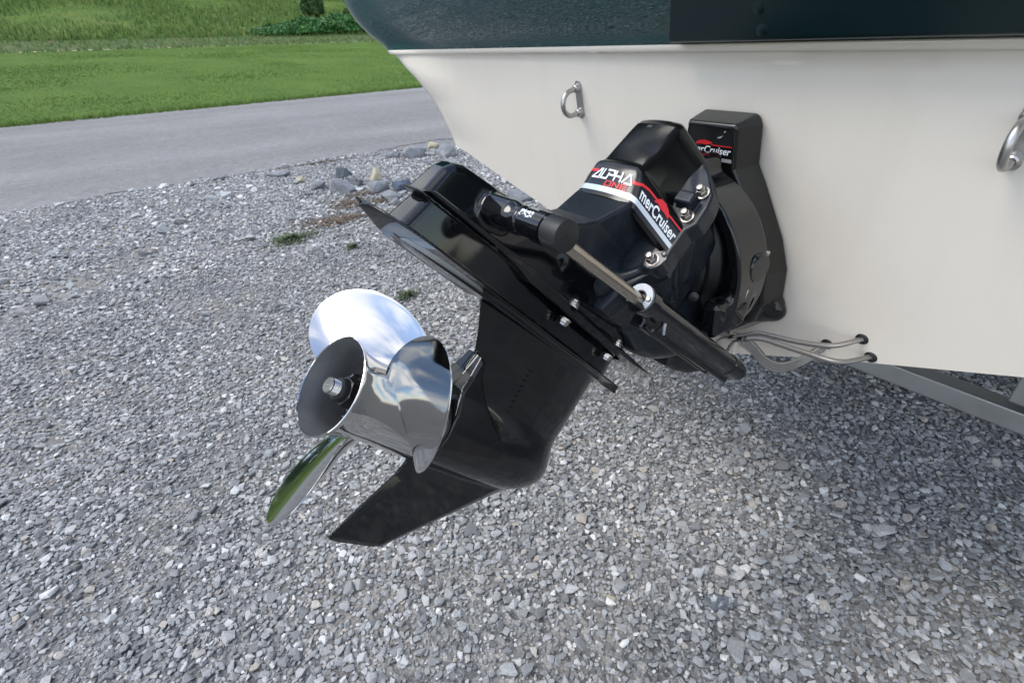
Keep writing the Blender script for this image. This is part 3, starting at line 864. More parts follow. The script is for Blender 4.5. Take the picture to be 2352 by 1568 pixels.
def f_lower(x, y, z):
    ax = np.abs(x); rho = np.hypot(x, z)
    R = .0615 - .0035*np.clip((.30-y)/.13, 0, 1)
    k = np.sqrt((rho/R)**2 + (np.clip(y-.350, 0, None)/.140)**2.5)
    d = smax((k-1)*.056, .174-y, .004)
    le, te, half = leg_half(y, z)
    dl = np.maximum((ax-np.maximum(half, .0015))*.85, np.maximum((y-le), (te-y)))
    dl = np.maximum(dl, np.maximum(z-.216, -z))
    d = smin(d, dl, .022)
    hs = .0085 - .0035*np.clip((-z-.07)/.15, 0, 1) 
    hs = np.minimum(hs, .0015 + np.maximum(0, -poly2(y, z, SKEG))*.45)
    ds = np.maximum(poly2(y, z, SKEG), (ax-hs)*.9)
    # exhaust boss behind the leg
    boss = poly2(y, z, [(.184, .132), (.196, .128), (.204, .105), (.234, .074), (.285, .033), (.27, .012), (.176, .0), (.174, .05), (.173, .075), (.180, .10)])
    hb_ = I(z, [0, .04, .07, .10, .136], [.054, .051, .036, .027, .019])
    d = smin(d, ext(boss, x, hb_, .006), .007)
    d = smax(d, np.where(z < .075, .174-y, -1.0), .004)
    d = smin(d, ds, .010)
    # ventilation plate
    wp = S(y, [-.099, -.096, -.086, -.066, -.03, .03, .08, .14, .2, .4, .50, .54, .556], [0, .022, .048, .072, .086, .083, .066, .053, .050, .046, .026, .010, 0])
    zc_ = S(y, [-.1, -.04, .10, .14, .47, .556], [.2105, .199, .199, .206, .203, .2165]); zb = zc_ + (.2168-zc_)*np.clip(ax/np.maximum(wp, .004), 0, 1.1)
    pl = smax(smax((ax-wp)*.8, z-.2195, .0015), zb-z, .0015)
    d = smin(d, pl, .008)
    # body between the plate and the joint
    hb = S(y, [-.06, .02, .09, .18, .30, .44, .485, .497], [.0255, .040, .049, .044, .036, .031, .016, 0]) - .12*(z-.225)
    bd = smax(smax((ax-hb)*.85, z-.2665, .0025), .205-z, .002)
    bd = smax(bd, -.052-.25*(.225-z)-y, .010)
    d = smin(d, bd, .004)
    lip = smax(smax(ax-hb-.0032, np.abs(z-.2665)-.0020, .001), -.056-y, .004)
    return np.minimum(d, lip)
sdf_mesh('gearcase', f_lower, (-.105, -.115, -.235), (.105, .565, .275), .0024, M['lower'], drive)

UP = [(-.051, .2685), (-.042, .308), (-.034, .320), (-.02, .327), (.03, .333), (.062, .337), (.117, .350), (.19, .352), (.30, .345), (.314, .335), (.40, .305), (.485, .290), (.492, .2685)]
GH = [(.10, .32), (.115, .353), (.168, .374), (.186, .386), (.2, .40), (.2265, .452), (.24, .468), (.306, .468), (.312, .32)]
def f_upper(x, y, z):
    ax = np.abs(x)
    h = S(y, [-.06, .02, .09, .2, .3, .42, .48, .497], [.0235, .040, .049, .0535, .052, .047, .024, .004])
    h = h - np.clip(.14-y, 0, .1)/.1*(z-.27)*.2
    h = h + .010*np.clip((z-.42)/.04, 0, 1)*np.clip((y-.2)/.04, 0, 1)
    d = ext(poly2(y, z, UP), x, h, .010)
    fl = ext(poly2(y, z, [(.07, .2690), (.11, .2665), (.16, .2575), (.30, .2555), (.47, .2555), (.492, .259), (.496, .266), (.488, .274), (.46, .2755), (.16, .2755), (.11, .274)]), x, h+.006, .0025)
    d = smin(d, fl, .004)
    sp = smax(smax(ax-I(y, [.30, .42, .5, .6, .645, .662, .668], [.05, .048, .044, .038, .031, .022, .012]), np.maximum(z-.2785, I(y, [.35, .45, .51, .664], [.257, .257, .259, .274])+.012*np.clip(ax/.045, 0, 1)-z), .0015), .35-y, .002)
    d = smin(d, sp, .004)
    # transverse boss of the trim anchor pin
    xx = np.where(x > 0, x, -x*1.6)
    bs = np.minimum(cylx(xx, y, z, .0, .102, .0375, .306, .0182, .0015), cylx(xx, y, z, .0, .152, .0375, .306, .0174, .001))
    bs = np.maximum(bs, -ext(np.abs(np.hypot(y-.0375, z-.306)-.019)-.0022, xx-.1035, .0008, .0002))
    bs = smin(bs, rbox(xx, y, z, (.055, .043, .307), (.033, .024, .0150), .010), .010)
    d = smin(d, bs, .010)
    # slot over the side stud
    d = smax(d, -caps(ax, y, z, (.066, .252, .284), (.070, .252, .318), .0125), .005)
    return d
sdf_mesh('driveshaft_housing', f_upper, (-.155, -.06, .26), (.155, .675, .475), .0024, M['gloss'], drive)

def f_gear(x, y, z):
    ax = np.abs(x)
    h = .0485 + .012*np.clip((z-.40)/.06, 0, 1) + .004*np.clip((y-.2)/.1, 0, 1)
    d = ext(poly2(y, z, GH), x, h, .006)
    d = smin(d, caps(ax, y, z, (.050, .296, .335), (.100, .302, .394), .009), .035)
    return smin(d, cyly(ax, y, z, .288, .32, .108, .402, .0165, .003), .014)
sdf_mesh('upper_gear_housing', f_gear, (-.135, .09, .30), (.135, .33, .48), .0024, M['satin'], drive)
FL = [(-.03, .60), (.05, .60), (.078, .588), (.097, .572), (.127, .537), (.132, .515), (.132, .483), (.121, .468), (.119, .43), (.123, .398), (.104, .376), (.08, .34), (.068, .30), (-.03, .295)]
BL = [(-.03, .585), (.07, .572), (.098, .53), (.103, .47), (.098, .40), (.075, .33), (.06, .30), (-.03, .295)]
def f_bell(x, y, z):
    ax = np.abs(x)
    d = ext(poly2(ax, z, FL), y-.318, .018, .004)
    b = ext(poly2(ax, z, BL) + .10*np.clip(y-.34, 0, .2), y-.38, .08, .008)
    d = smin(d, b, .012)
    d = smin(d, rbox(ax, y, z, (.098, .292, .5125), (.016, .014, .0105), .004), .003)
    d = smin(d, caps(ax, y, z, (.099, .34, .50), (.088, .42, .44), .007), .006)
    d = smin(d, caps(ax, y, z, (.100, .34, .44), (.088, .43, .40), .007), .006)
    d = smin(d, ell(x, y, z, (0, .53, .40), (.088, .135, .105)), .03)
    d = smin(d, ext(poly2(y, z, [(.40, .305), (.48, .290), (.535, .302), (.59, .338), (.64, .392), (.60, .44), (.40, .44)]), x, .062, .016), .02)
    return d
sdf_mesh('bell_housing', f_bell, (-.145, .27, .26), (.145, .70, .61), .0027, M['satin'], drive)

# ---- plastic rear cover with decals
def rounded(poly, seg=16, cut=.09, bulge=0.0):
    P = [Vector(p) for p in poly]; out = []
    n = len(P)
    for i in range(n-1):
        a, b = P[i], P[i+1]
        t0 = 0 if i == 0 else cut; t1 = 1 if i == n-2 else 1-cut
        for k in range(seg+1):
            t = t0 + (t1-t0)*k/seg
            p = a.lerp(b, t)
            if i == 1 and bulge: p = p + Vector((0, -bulge*(1-(2*t-1)**2), 0))
            out.append(p)
        if i < n-2:
            e = a.lerp(b, 1-cut); s = P[i+1].lerp(P[i+2], cut)
            if bulge:
                bl = Vector((0, -bulge*(1-(2*(1-cut)-1)**2), 0))
                if i == 0: s = s + bl
                else: e = e + bl
            for k in range(1, 7):
                t = k/7
                out.append(e*(1-t)**2 + P[i+1]*2*t*(1-t) + s*t*t)
    return out
def sym(aft, fl): return [(-fl[0], fl[1], fl[2]), (-aft[0], aft[1], aft[2]), (aft[0], aft[1], aft[2]), (fl[0], fl[1], fl[2])]
bandB = rounded(sym((.0595, .2300, .4580), (.119, .308, .4290)), bulge=.006)
bandT = rounded(sym((.0470, .2185, .5080), (.121, .308, .4690)), bulge=.005)
def bandpt(a, t, e=0.0):
    """a in 0..1 along the band from port flange to starboard flange, t 0 bottom .. 1 top"""
    n = len(bandB)-1; f = min(max(a, 0), 1)*n; i = min(int(f), n-1); u = f-i
    B = bandB[i].lerp(bandB[i+1], u); T = bandT[i].lerp(bandT[i+1], u)
    p = B.lerp(T, t)
    tg = (bandB[i+1]-bandB[i]).normalized(); nr = tg.cross((T-B).normalized())
    nr.normalize()
    return p + nr*e
def rows_mesh(name, rows, mat, parent, close_top=False):
    n = len(rows[0]); V = [p for r in rows for p in r]; F = []
    for j in range(len(rows)-1):
        for i in range(n-1): F.append((j*n+i, j*n+i+1, (j+1)*n+i+1, (j+1)*n+i))
    if close_top:
        V.append(sum(rows[-1], Vector())/n + Vector((0, .02, .004))); c = len(V)-1; b = (len(rows)-1)*n
        for i in range(n-1): F.append((b+i, b+i+1, c))
    return mesh_py(name, V, F, mat, parent, True)
def inset(row, d, dz=0.0, dy=0.0):
    out = []
    for p in row: out.append(Vector((p.x*(1-d/max(abs(p.x), .05)) if abs(p.x) > .001 else p.x, p.y + dy, p.z + dz)))
    return out
NB = 44
A_ = [i/NB for i in range(NB+1)]
def brow(t, e=0.0): return [bandpt(a, t, e) for a in np.linspace(0, 1, 90)]
hoodB = [bandpt(a, 1.0) for a in np.linspace(0, 1, 90)]
def hrow(aft, fl, bulge=.004):
    r = rounded(sym(aft, fl), bulge=bulge)
    idx = np.linspace(0, len(r)-1, 90)
    return [r[min(int(f), len(r)-2)].lerp(r[min(int(f), len(r)-2)+1], f-min(int(f), len(r)-2)) for f in idx]
low1 = [p + Vector((0, .0, -.006)) for p in brow(0, -.0005)]
low2 = [p + Vector((0, .004, -.012)) for p in brow(0, -.004)]
low3 = [p + Vector((0, .014, -.013)) for p in brow(0, -.012)]
h1r = [p + Vector((0, .0006, .0012)) for p in brow(1.0, -.0012)]
h2r = hrow((.0445, .2230, .5125), (.105, .309, .482))
h3r = hrow((.0435, .2265, .5200), (.082, .309, .497))
h4r = hrow((.0435, .2320, .5500), (.077, .309, .528))
h5r = hrow((.0432, .2385, .5850), (.080, .309, .562))
h6r = hrow((.0430, .2425, .6020), (.083, .309, .580))
h6b = hrow((.0425, .2435, .6028), (.0825, .3085, .581))
h7r = hrow((.0420, .2470, .6110), (.082, .309, .588))
h8r = hrow((.0380, .2520, .6170), (.077, .309, .594))
h9r = hrow((.0300, .2620, .6190), (.060, .309, .598))
cover = rows_mesh('rear_cover', [low3, low2, low1, brow(0), brow(.33), brow(.66), brow(.96), h1r, h2r, h3r, h4r, h5r, h6r, h6b, h7r, h8r, h9r], M['cover'], drive, True)
cover.data.set_sharp_from_angle(angle=math.radians(38))
box('breather_hole', -.011, -.0015, .2365, .2405, .5905, .5975, M['deep'], cover)

# decal shapes are mapped onto the band; aft face spans a = AF0..AF1
AF0, AF1, SD0 = 21/(len(bandB)-1), 41/(len(bandB)-1), 45/(len(bandB)-1)
def band_strip(name, a0, a1, t0, t1, mat, e=.0007, n=60, tf=None):
    V = []; F = []
    for i in range(n+1):
        a = a0 + (a1-a0)*i/n
        lo, hi = (t0, t1) if tf is None else tf(i/n)
        V += [bandpt(a, lo, e), bandpt(a, hi, e)]
        if i: F.append((2*i-2, 2*i, 2*i+1, 2*i-1))
    return mesh_py(name, V, F, mat, cover, True)
band_strip('stripe', .02, .985, .015, .195, M['silver_ink'])
band_strip('stripe', AF0-.035, AF0+.065, .62, .72, M['red_ink'])
# red line running from the aft face over the corner and down the side
band_strip('stripe', AF1-.030, .985, 0, 0, M['red_ink'], .0008, 80, lambda s: (I(s, [0, .12, .22, .42, 1], [.50, .50, .55, .72, .80]), I(s, [0, .12, .22, .42, 1], [.60, .60, .64, .80, .86])))
# stylised white ALPHA from strokes, red ONE below it
def strokes(segs, w):
    V = []; F = []
    for pl_ in segs:
        for (x0, y0), (x1, y1) in zip(pl_, pl_[1:]):
            d = math.hypot(x1-x0, y1-y0); nx, ny = -(y1-y0)/d*w/2, (x1-x0)/d*w/2
            ex, ey = (x1-x0)/d*w*.45, (y1-y0)/d*w*.45
            k = len(V)
            V += [(x0+nx-ex, y0+ny-ey), (x0-nx-ex, y0-ny-ey), (x1-nx+ex, y1-ny+ey), (x1+nx+ex, y1+ny+ey)]
            F.append((k, k+1, k+2, k+3))
    return V, F
ALPHA = [[(0, 0), (.95, 0)], [(0, 0), (.85, 1), (1.05, 1), (.95, 0)],
         [(1.45, 1), (1.25, 0), (1.95, 0)],
         [(2.1, 0), (2.22, .62)], [(2.0, 1), (2.95, 1), (2.98, .48), (2.22, .48)],
         [(3.25, 1), (3.15, 0)], [(4.05, 1), (3.98, 0)], [(3.2, .5), (4.0, .5)],
         [(4.3, .05), (5.0, 1), (5.15, 1), (5.45, 0), (4.62, 0)]]
ONE = [[(0, 0), (.15, 1), (.95, 1), (.85, 0), (0, 0)], [(1.2, 0), (1.3, 1), (2.0, 0), (2.1, 1)], [(3.2, 1), (2.45, 1), (2.35, 0), (3.15, 0)], [(2.4, .5), (3.1, .5)]]
def onband(a0, a1, t0, t1, sx, slant=0.0):
    return lambda x, y: bandpt(a0 + (a1-a0)*(x/sx), t0 + (t1-t0)*y, .0011)
aw = AF1-AF0
Vs, Fs = strokes(ALPHA, .21)
put('alpha_lettering', Vs, Fs, onband(AF0+.15*aw, AF0+.90*aw, .44, .72, 5.45), M['white_ink'], cover)
Vs, Fs = strokes(ONE, .24)
put('one_lettering', Vs, Fs, onband(AF0+.46*aw, AF0+.84*aw, .23, .375, 3.2), M['red_ink'], cover)
# side wordmark and its flame
T3 = text_mesh('merCruiser', 1, .10, .022, 1.02)
def onside(s0, s1, t0, t1, e=.0011): return lambda x, y: bandpt(SD0 + (1-SD0)*(s0+(s1-s0)*x), t0+(t1-t0)*y, e)
put('wordmark', T3[0], T3[1], onside(.06, .885, .25, .66), M['white_ink'], cover)
fm = [(0, 0), (.25, .22), (.5, .10), (.78, .16), (1, .02), (.98, .45), (.86, .75), (.62, .98), (.36, .92), (.16, .55)]
put('flame_mark', fm, [tuple(range(10))], onside(.32, .64, .64, .98, .0010), M['red_ink'], cover)

# ---- studs and nuts
def stud_nut(name, p, axis, r=.0086, mat=M['stainless'], tip=.019, plate=True):
    o = lathe(name, p, axis, [(0, r*1.28), (.0018, r*1.28), (.0022, r*1.0), (.0022, 0)], mat, drive, n=24)
    lathe('nut', Vector(p)+Vector(axis).normalized()*.002, axis, [(0, r*1.02), (.0055, r*1.02), (.007, r*.86), (.0095, r*.80), (.0100, r*.55)], mat, o, sides=6, sharp=20)
    lathe('stud', Vector(p)+Vector(axis).normalized()*.009, axis, [(0, r*.62), (tip-.013, r*.62), (tip-.012, r*.58), (tip-.011, r*.62), (tip-.010, r*.55), (tip-.009, 0)], mat, o, n=20)
    return o
for sx in (1, -1):
    for (x, y, z) in ((.110, .2995, .5345), (.110, .2995, .4905), (.1085, .2875, .402)):
        stud_nut('mounting_stud', (sx*x, y, z), (0, -1, 0))
    for (x, y) in ((.0535, .253), (.046, .421)):
        stud_nut('flange_bolt', (sx*x, y, .2755), (0, 0, 1), .0075, M['bright'], .0135)
    for (x, y) in ((.048, .262), (.041, .423)):
        stud_nut('flange_bolt', (sx*x, y, .2550), (0, 0, -1), .0085, M['bright'], .013)
# identification tag behind the lowest stud
bm = bmesh.new(); ring = []
for i in range(24):
    a = 2*math.pi*i/24; r_ = .0155 if abs(math.cos(a-.8)) < .8 else .019
    ring.append(bm.verts.new((.1085+r_*math.cos(a)*.9+.004, .2868, .402+r_*math.sin(a)*.9+.003)))
bm.faces.new(ring)
e_ = bmesh.ops.extrude_face_region(bm, geom=list(bm.faces))
for v in [g for g in e_['geom'] if isinstance(g, bmesh.types.BMVert)]: v.co.y += .002
tagp = mesh_bm('ground_plate', bm, M['tab'], drive)
lathe('plate_screw', (.1215, .2868, .4165), (0, -1, 0), [(0, .0045), (.003, .0045), (.004, .003), (.004, 0)], M['tab'], tagp, n=16)

# ---- anode inlay under the ventilation plate, intake slots on the leg
bm = bmesh.new(); ring = []
for i in range(40):
    a = 2*math.pi*i/40
    x = .037+.030*math.cos(a); y = .022+.072*math.sin(a)
    ring.append(bm.verts.new((x, y, .199+.0178*x/.084-.0005)))
bm.faces.new(ring); e_ = bmesh.ops.extrude_face_region(bm, geom=list(bm.faces))
for v in [g for g in e_['geom'] if isinstance(g, bmesh.types.BMVert)]: v.co.z += .003
mesh_bm('anode_plate', bm, M['anode'], drive)
for sx in (1, -1):
    for i in range(9):
        y = .300-.0010*i; z = .072+.0098*i
        _, _, hf = leg_half(np.array([y]), np.array([z])); hx = float(hf[0])*sx
        pts = [(hx, y+.007*math.cos(a)-.002, z+.0042*math.sin(a)) for a in np.linspace(-.2, 2.3, 7)]
        tube('intake_slot', pts, .0014, M['gloss'], drive, 6, smooth_path=False)

# ---- trim anchor pin caps and cylinders
CY, CZ = .9937, .1120
for sx in (1, -1):
    X = .145 if sx == 1 else -.088
    capo = lathe('anchor_cap', ((.151 if sx == 1 else -.094), .0375, .306), (sx, 0, 0), [(0, .0175), (.0, .0192), (.0245, .0192), (.0265, .0186), (.027, .0175), (.027, 0)], M['rubber'], drive, n=48)
    lathe('cap_dimple', ((.1782 if sx == 1 else -.1212), .0375, .306), (sx, 0, 0), [(0, .0022), (.0004, .0018), (-.001, .0012), (-.001, 0)], M['deep'], capo, n=14)
    if sx == 1:
        r2 = np.random.default_rng(4)
        V = []; F = []
        def cylp(xx, an, e): return Vector((xx, .0375 + (.0174+e)*math.cos(an), .306 + (.0174+e)*math.sin(an)))
        for row, (an0, wdt, nn_) in enumerate(((2.78, .20, 34), (3.10, .15, 22))):
            for k in range(nn_):
                xx = .1065 + .042*(k+.3*r2.random())/nn_; an = an0 + .10*r2.normal()*(1 if row == 0 else .6); s = (.5+r2.random())*(1.35 if k > nn_*.75 else 1)
                c = len(V); m_ = 7
                for j in range(m_):
                    a = 2*math.pi*j/m_; q = .6+.6*r2.random()
                    V.append(cylp(xx + .0011*s*q*math.cos(a), an + .085*s*q*math.sin(a)*wdt/.2, .0006))
                F.append(tuple(range(c, c+m_)))
        mesh_py('worn_label', V, F, M['white_ink'], drive)
    p0 = Vector((X, .0375, .304)); ax_ = Vector((0, CY, CZ))
    def f_cyl(x, y, z):
        xx = x - X; t = (y-.27)*CY + (z-.3345)*CZ; n = -(y-.27)*CZ + (z-.3345)*CY
        d = ext(np.hypot(xx, n)-.0186, t-.205, .195, .003)
        d = smin(d, ext(np.hypot(xx, n)-.0232, t-.007, .013, .002), .004)
        rib = rbox(xx, t, n, (-sx*.002, .225, -.018), (.0075, .165, .018), .004)
        d = smin(d, rib, .010)
        d = smin(d, ext(np.hypot(xx, n)-.0205, t-.38, .022, .003), .006)
        lug = rbox(xx, t, n, (-sx*.01, .05, -.024), (.012, .020, .014), .004)
        return smin(d, lug, .006)
    body = sdf_mesh('trim_cylinder', f_cyl, (X-.035, .25, .285), (X+.035, .70, .43), .0024, M['gloss'], drive)
    lathe('piston_rod', p0 + ax_*.012, ax_, [(0, .0), (0, .0095), (.227, .0095), (.227, 0)], M['rod'], body, n=32)
    lathe('rod_eye', (X-.014*sx, .0375, .306), (sx, 0, 0), [(0, .012), (0, .0195), (.017, .0195), (.017, .012)], M['gloss'], body, n=32)
    g0 = Vector((X, .27, .3345)) - ax_*.0068
    un = Vector((0, -CZ, CY)); ux = Vector((1, 0, 0))
    bm = bmesh.new(); ro = []; ri = []
    angs = np.linspace(math.radians(-35), math.radians(215), 40)
    for a in angs:
        ro.append(bm.verts.new(g0 + ux*(.0212*math.cos(a)) + un*(.0212*math.sin(a))))
        ri.append(bm.verts.new(g0 + ux*(.0102*math.cos(a)) + un*(.0102*math.sin(a))))
    for i in range(39): bm.faces.new((ro[i], ro[i+1], ri[i+1], ri[i]))
    e_ = bmesh.ops.extrude_face_region(bm, geom=list(bm.faces))
    for v in [g for g in e_['geom'] if isinstance(g, bmesh.types.BMVert)]: v.co += ax_*-.003
    mesh_bm('gland_anode', bm, M['zinc'], body)
    for s2 in (1, -1):
        lathe('gland_screw', g0 - ax_*.003 + ux*(.0158*s2) + un*.002, -ax_, [(0, .0042), (.002, .0042), (.003, .0035), (.003, 0)], M['stainless'], body, sides=6)
    lathe('gland_seal', g0 + ax_*.001, -ax_, [(0, .0125), (.003, .0122), (.005, .0102), (.005, .0094)], M['deep'], body, n=32)
    lathe('end_cap', Vector((X, .27, .3345)) + ax_*.398, ax_, [(0, .0165), (.002, .0178), (.024, .0178), (.027, .0165), (.027, 0)], M['rubber'], body, n=40)
    def cp(t, n, dx=0.0): return Vector((X+dx, .27, .3345)) + ax_*t + un*n
    tube('fluid_pipe', [cp(.035, -.030, .004*sx), cp(.05, -.036, .008*sx), cp(.07, -.0365, .009*sx), cp(.16, -.0385, .010*sx), cp(.27, -.040, .009*sx), cp(.285, -.037, .006*sx)], .0024, M['gimbal'], body, 10)
    tube('clip', [cp(.06, -.012, .017*sx), cp(.066, -.020, .0165*sx), cp(.078, -.026, .013*sx)], .0022, M['zinc'], body, 8)

# ---- propeller
prop = bpy.data.objects.new('propeller', None); prop.empty_display_size = .05; link(prop, drive)
lathe('hub', (0, 0, 0), (0, 1, 0), [(.0008, .0665), (-.0006, .0672), (0, .0684), (.0025, .0682), (.008, .0655), (.016, .0618), (.028, .0582), (.045, .0562), (.07, .0556), (.11, .0566), (.15, .0582), (.166, .0588), (.1685, .0575), (.1685, .04)], M['prop'], prop, n=96, sharp=50)
lathe('hub_bore', (0, 0, 0), (0, 1, 0), [(.0008, .0666), (.008, .0635), (.016, .0598), (.028, .0560), (.045, .0538), (.062, .0525), (.078, .052), (.080, .050), (.081, .034), (.070, .031), (.066, .024)], M['hubin'], prop, n=72, sharp=40)
lathe('thrust_ring', (0, 0, 0), (0, 1, 0), [(.1682, .045), (.1682, .0555), (.1745, .0565), (.1745, .045)], M['deep'], prop, n=64)
lathe('prop_nut', (0, 0, 0), (0, 1, 0), [(.017, .0105), (.017, .0155), (.021, .0175), (.022, .0205), (.048, .0212), (.0485, .0), ], M['deep'], prop, sides=6, sharp=20)
lathe('nut_collar', (0, 0, 0), (0, 1, 0), [(.0115, .0105), (.0115, .0148), (.0135, .0163), (.023, .0168)], M['rubber'], prop, n=32)
th = [(-.003, 0), (-.003, .0025), (-.0018, .0028), (-.003, .0032), (-.003, .0098), (-.0015, .0108)]
for i in range(6): th += [(.000+.0024*i, .0110), (.0012+.0024*i, .0100)]
lathe('shaft_end', (0, 0, 0), (0, 1, 0), th + [(.017, .0100)], M['bright'], prop, n=40, sharp=25)
# tab washer with bent ears
bm = bmesh.new(); R0, R1 = [], []
for i in range(48):
    a = 2*math.pi*i/48
    R0.append(bm.verts.new((.0215*math.sin(a), .0505, .0215*math.cos(a)))); R1.append(bm.verts.new((.0285*math.sin(a), .0515, .0285*math.cos(a))))
for i in range(48): bm.faces.new((R0[i], R0[(i+1)%48], R1[(i+1)%48], R1[i]))
for a0 in (20, 95, 160, 230, 300):
    a = math.radians(a0); da = .13
    prev = None
    for (r_, y_) in ((.0275, .0512), (.0335, .0500), (.0345, .0440), (.0325, .0370)):
        cur = [bm.verts.new((r_*math.sin(a+s), y_, r_*math.cos(a+s))) for s in (-da, da)]
        if prev: bm.faces.new((prev[0], prev[1], cur[1], cur[0]))
        prev = cur
tw = mesh_bm('tab_washer', bm, M['tab'], prop); tw.modifiers.new('thickness', 'SOLIDIFY').thickness = .0022

def blade(alpha0):
    NR, NCH = 44, 40; Rt, Rr, PITCH = .193, .046, .38
    top = np.zeros((NR, NCH, 3)); nor = None
    S = np.linspace(-1, 1, NCH)
    def mid(tt):
        r = Rr + (Rt-Rr)*tt
        c = .093*np.sqrt(np.maximum(1-((tt-.43)/.5702)**2, 0)) * (1-.10*(1-tt))
        am = alpha0 + .10 - .34*tt**1.2
        ym = .098 - .074*tt**1.35
        return r, c, am, ym
    T = 1-(1-np.linspace(0, 1, NR))**1.9
    P = np.zeros((NR, NCH, 3)); TH = np.zeros((NR, NCH))
    for i, tt in enumerate(T):
        r, c, am, ym = mid(tt)
        beta = math.atan(PITCH/(2*math.pi*r))
        s = S*c
        al = am + s*math.cos(beta)/r
        y = ym + s*math.sin(beta) - .007*(c/.09)**2*np.clip((-S-.62)/.38, 0, 1)**2
        P[i] = np.stack([r*np.sin(al), y, r*np.cos(al)], 1)
        TH[i] = (.0016 + .0085*(1-tt)**1.5 + .022*math.exp(-tt*10))*np.sqrt(np.maximum(1-S**2, 0))**.9*(.75+.25*S) + .0007
    du = np.gradient(P, axis=0); dv = np.gradient(P, axis=1)
    Nn = np.cross(du, dv); Nn /= np.maximum(np.linalg.norm(Nn, axis=2), 1e-9)[..., None]
    Nn[-5:] = Nn[-6]
    a = P + Nn*TH[..., None]*.5; b = P - Nn*TH[..., None]*.5
    V = np.concatenate([a.reshape(-1, 3), b.reshape(-1, 3)]); F = []
    o = NR*NCH
    for i in range(NR-1):
        for j in range(NCH-1):
            q = i*NCH+j
            F.append((q, q+1, q+NCH+1, q+NCH)); F.append((o+q, o+q+NCH, o+q+NCH+1, o+q+1))
    for i in range(NR-1):
        for j in (0, NCH-1):
            q = i*NCH+j
            F.append((q, q+NCH, o+q+NCH, o+q) if j == 0 else (q, o+q, o+q+NCH, q+NCH))
    for j in range(NCH-1):
        q = (NR-1)*NCH+j; F.append((q, q+1, o+q+1, o+q))
    me = mesh_np('blade', V, np.array(F), M['prop'], prop, True)
    bm = bmesh.new(); bm.from_mesh(me.data); bmesh.ops.recalc_face_normals(bm, faces=bm.faces); bm.to_mesh(me.data); bm.free()
    me.data.set_sharp_from_angle(angle=math.radians(70))
    return me
for k in range(3): blade(math.radians(-50 + 120*k))

# ------------------------------------------------------------------ rocks, weeds and litter
def rock(name, loc, size, mat, label, seed, group=None, pts=16, tilt=(0, 0), cat='rock'):
    r = np.random.default_rng(seed); bm = bmesh.new()
    p = r.normal(size=(pts, 3)); p /= np.linalg.norm(p, axis=1)[:, None]; p = np.sign(p)*np.abs(p)**.7
    for v in p: bm.verts.new((v[0]*size[0]/2, v[1]*size[1]/2, v[2]*size[2]/2))
    ch = bmesh.ops.convex_hull(bm, input=bm.verts)
    bmesh.ops.delete(bm, geom=[g for g in ch['geom_interior'] if isinstance(g, bmesh.types.BMVert)], context='VERTS')
    bmesh.ops.bevel(bm, geom=list(bm.edges), offset=min(size)*.05, segments=1, affect='EDGES')
    bmesh.ops.triangulate(bm, faces=bm.faces)
    bmesh.ops.subdivide_edges(bm, edges=bm.edges, cuts=1)
    for v in bm.verts: v.co += v.co.normalized()*min(size)*.045*mnoise.noise(v.co*(5/max(size)) + Vector((seed, 0, 0)))
    rot = Matrix.Rotation(tilt[0], 3, 'X') @ Matrix.Rotation(tilt[1], 3, 'Y')
    bmesh.ops.rotate(bm, verts=bm.verts, cent=(0, 0, 0), matrix=rot)
    mz = min(v.co.z for v in bm.verts)
    for v in bm.verts: v.co.z -= mz*.62
    o = mesh_bm(name, bm, mat, None, False)
    o.location = (loc[0], loc[1], 0); o.rotation_euler.z = r.uniform(0, 6.28)
    return tag(o, label, cat, group)
G = 'rocks lying between the road and the drive'
rock('rock', (-5.70, 2.12), (.22, .20, .20), M['rock_dark'], 'dark pointed rock at the back of the rock pile nearest the road', 11, G, 9)
rock('rock', (-5.02, 1.85), (.30, .26, .21), M['rock_grey'], 'largest blue-grey block in front of the rock pile', 12, G)
rock('rock', (-5.35, 1.72), (.24, .18, .12), M['rock_grey'], 'low pale grey rock left of the largest block', 13, G)
rock('rock', (-5.12, 2.30), (.34, .12, .16), M['rock_tan'], 'tan slab leaning in the middle of the rock pile', 14, G, 9, (.3, .5))
rock('rock', (-5.20, 2.08), (.20, .15, .13), M['rock_grey'], 'small grey-brown rock between the largest block and the tan slab', 15, G)
rock('rock', (-4.72, 2.16), (.26, .22, .17), M['rock_grey'], 'rounded light grey rock in front of the tan slab', 16, G)
rock('rock', (-4.58, 2.36), (.30, .16, .16), M['rock_blue'], 'blue-black ridged rock at the right of the rock pile by the drive', 17, G, 12)
rock('rock', (-4.40, 2.12), (.28, .20, .11), M['rock_grey'], 'flat grey rock nearest the sterndrive in the rock pile', 18, G)
rock('rock', (-4.16, 2.06), (.18, .13, .09), M['rock_grey'], 'small pale rock beside the aft corner of the sterndrive', 19, G)
rock('rock', (-5.85, 1.66), (.16, .12, .08), M['rock_tan'], 'small orange-tan stone left of the dark pointed rock', 20, G)
rock('rock', (-6.35, 1.55), (.36, .16, .08), M['rock_grey'], 'long flat grey rock near the road edge at the left', 21, G)
rock('rock', (-6.20, 3.35), (.40, .28, .20), M['rock_grey'], 'wide grey boulder by the road beside the hull chine', 22, G)
rock('rock', (-5.95, 3.70), (.32, .26, .22), M['rock_grey'], 'mottled grey boulder half hidden by the hull chine', 23, G)
rock('rock', (-6.45, 3.10), (.30, .18, .12), M['rock_grey'], 'low grey rock at the road edge left of the wide boulder', 24, G)
rock('rock', (-6.62, 3.86), (.22, .14, .12), M['rock_tan'], 'small tan rock at the road edge touching the hull outline', 25, G)
rock('rock', (-6.70, .95), (.20, .16, .07), M['rock_grey'], 'small grey stone at the road edge furthest left', 26, G)
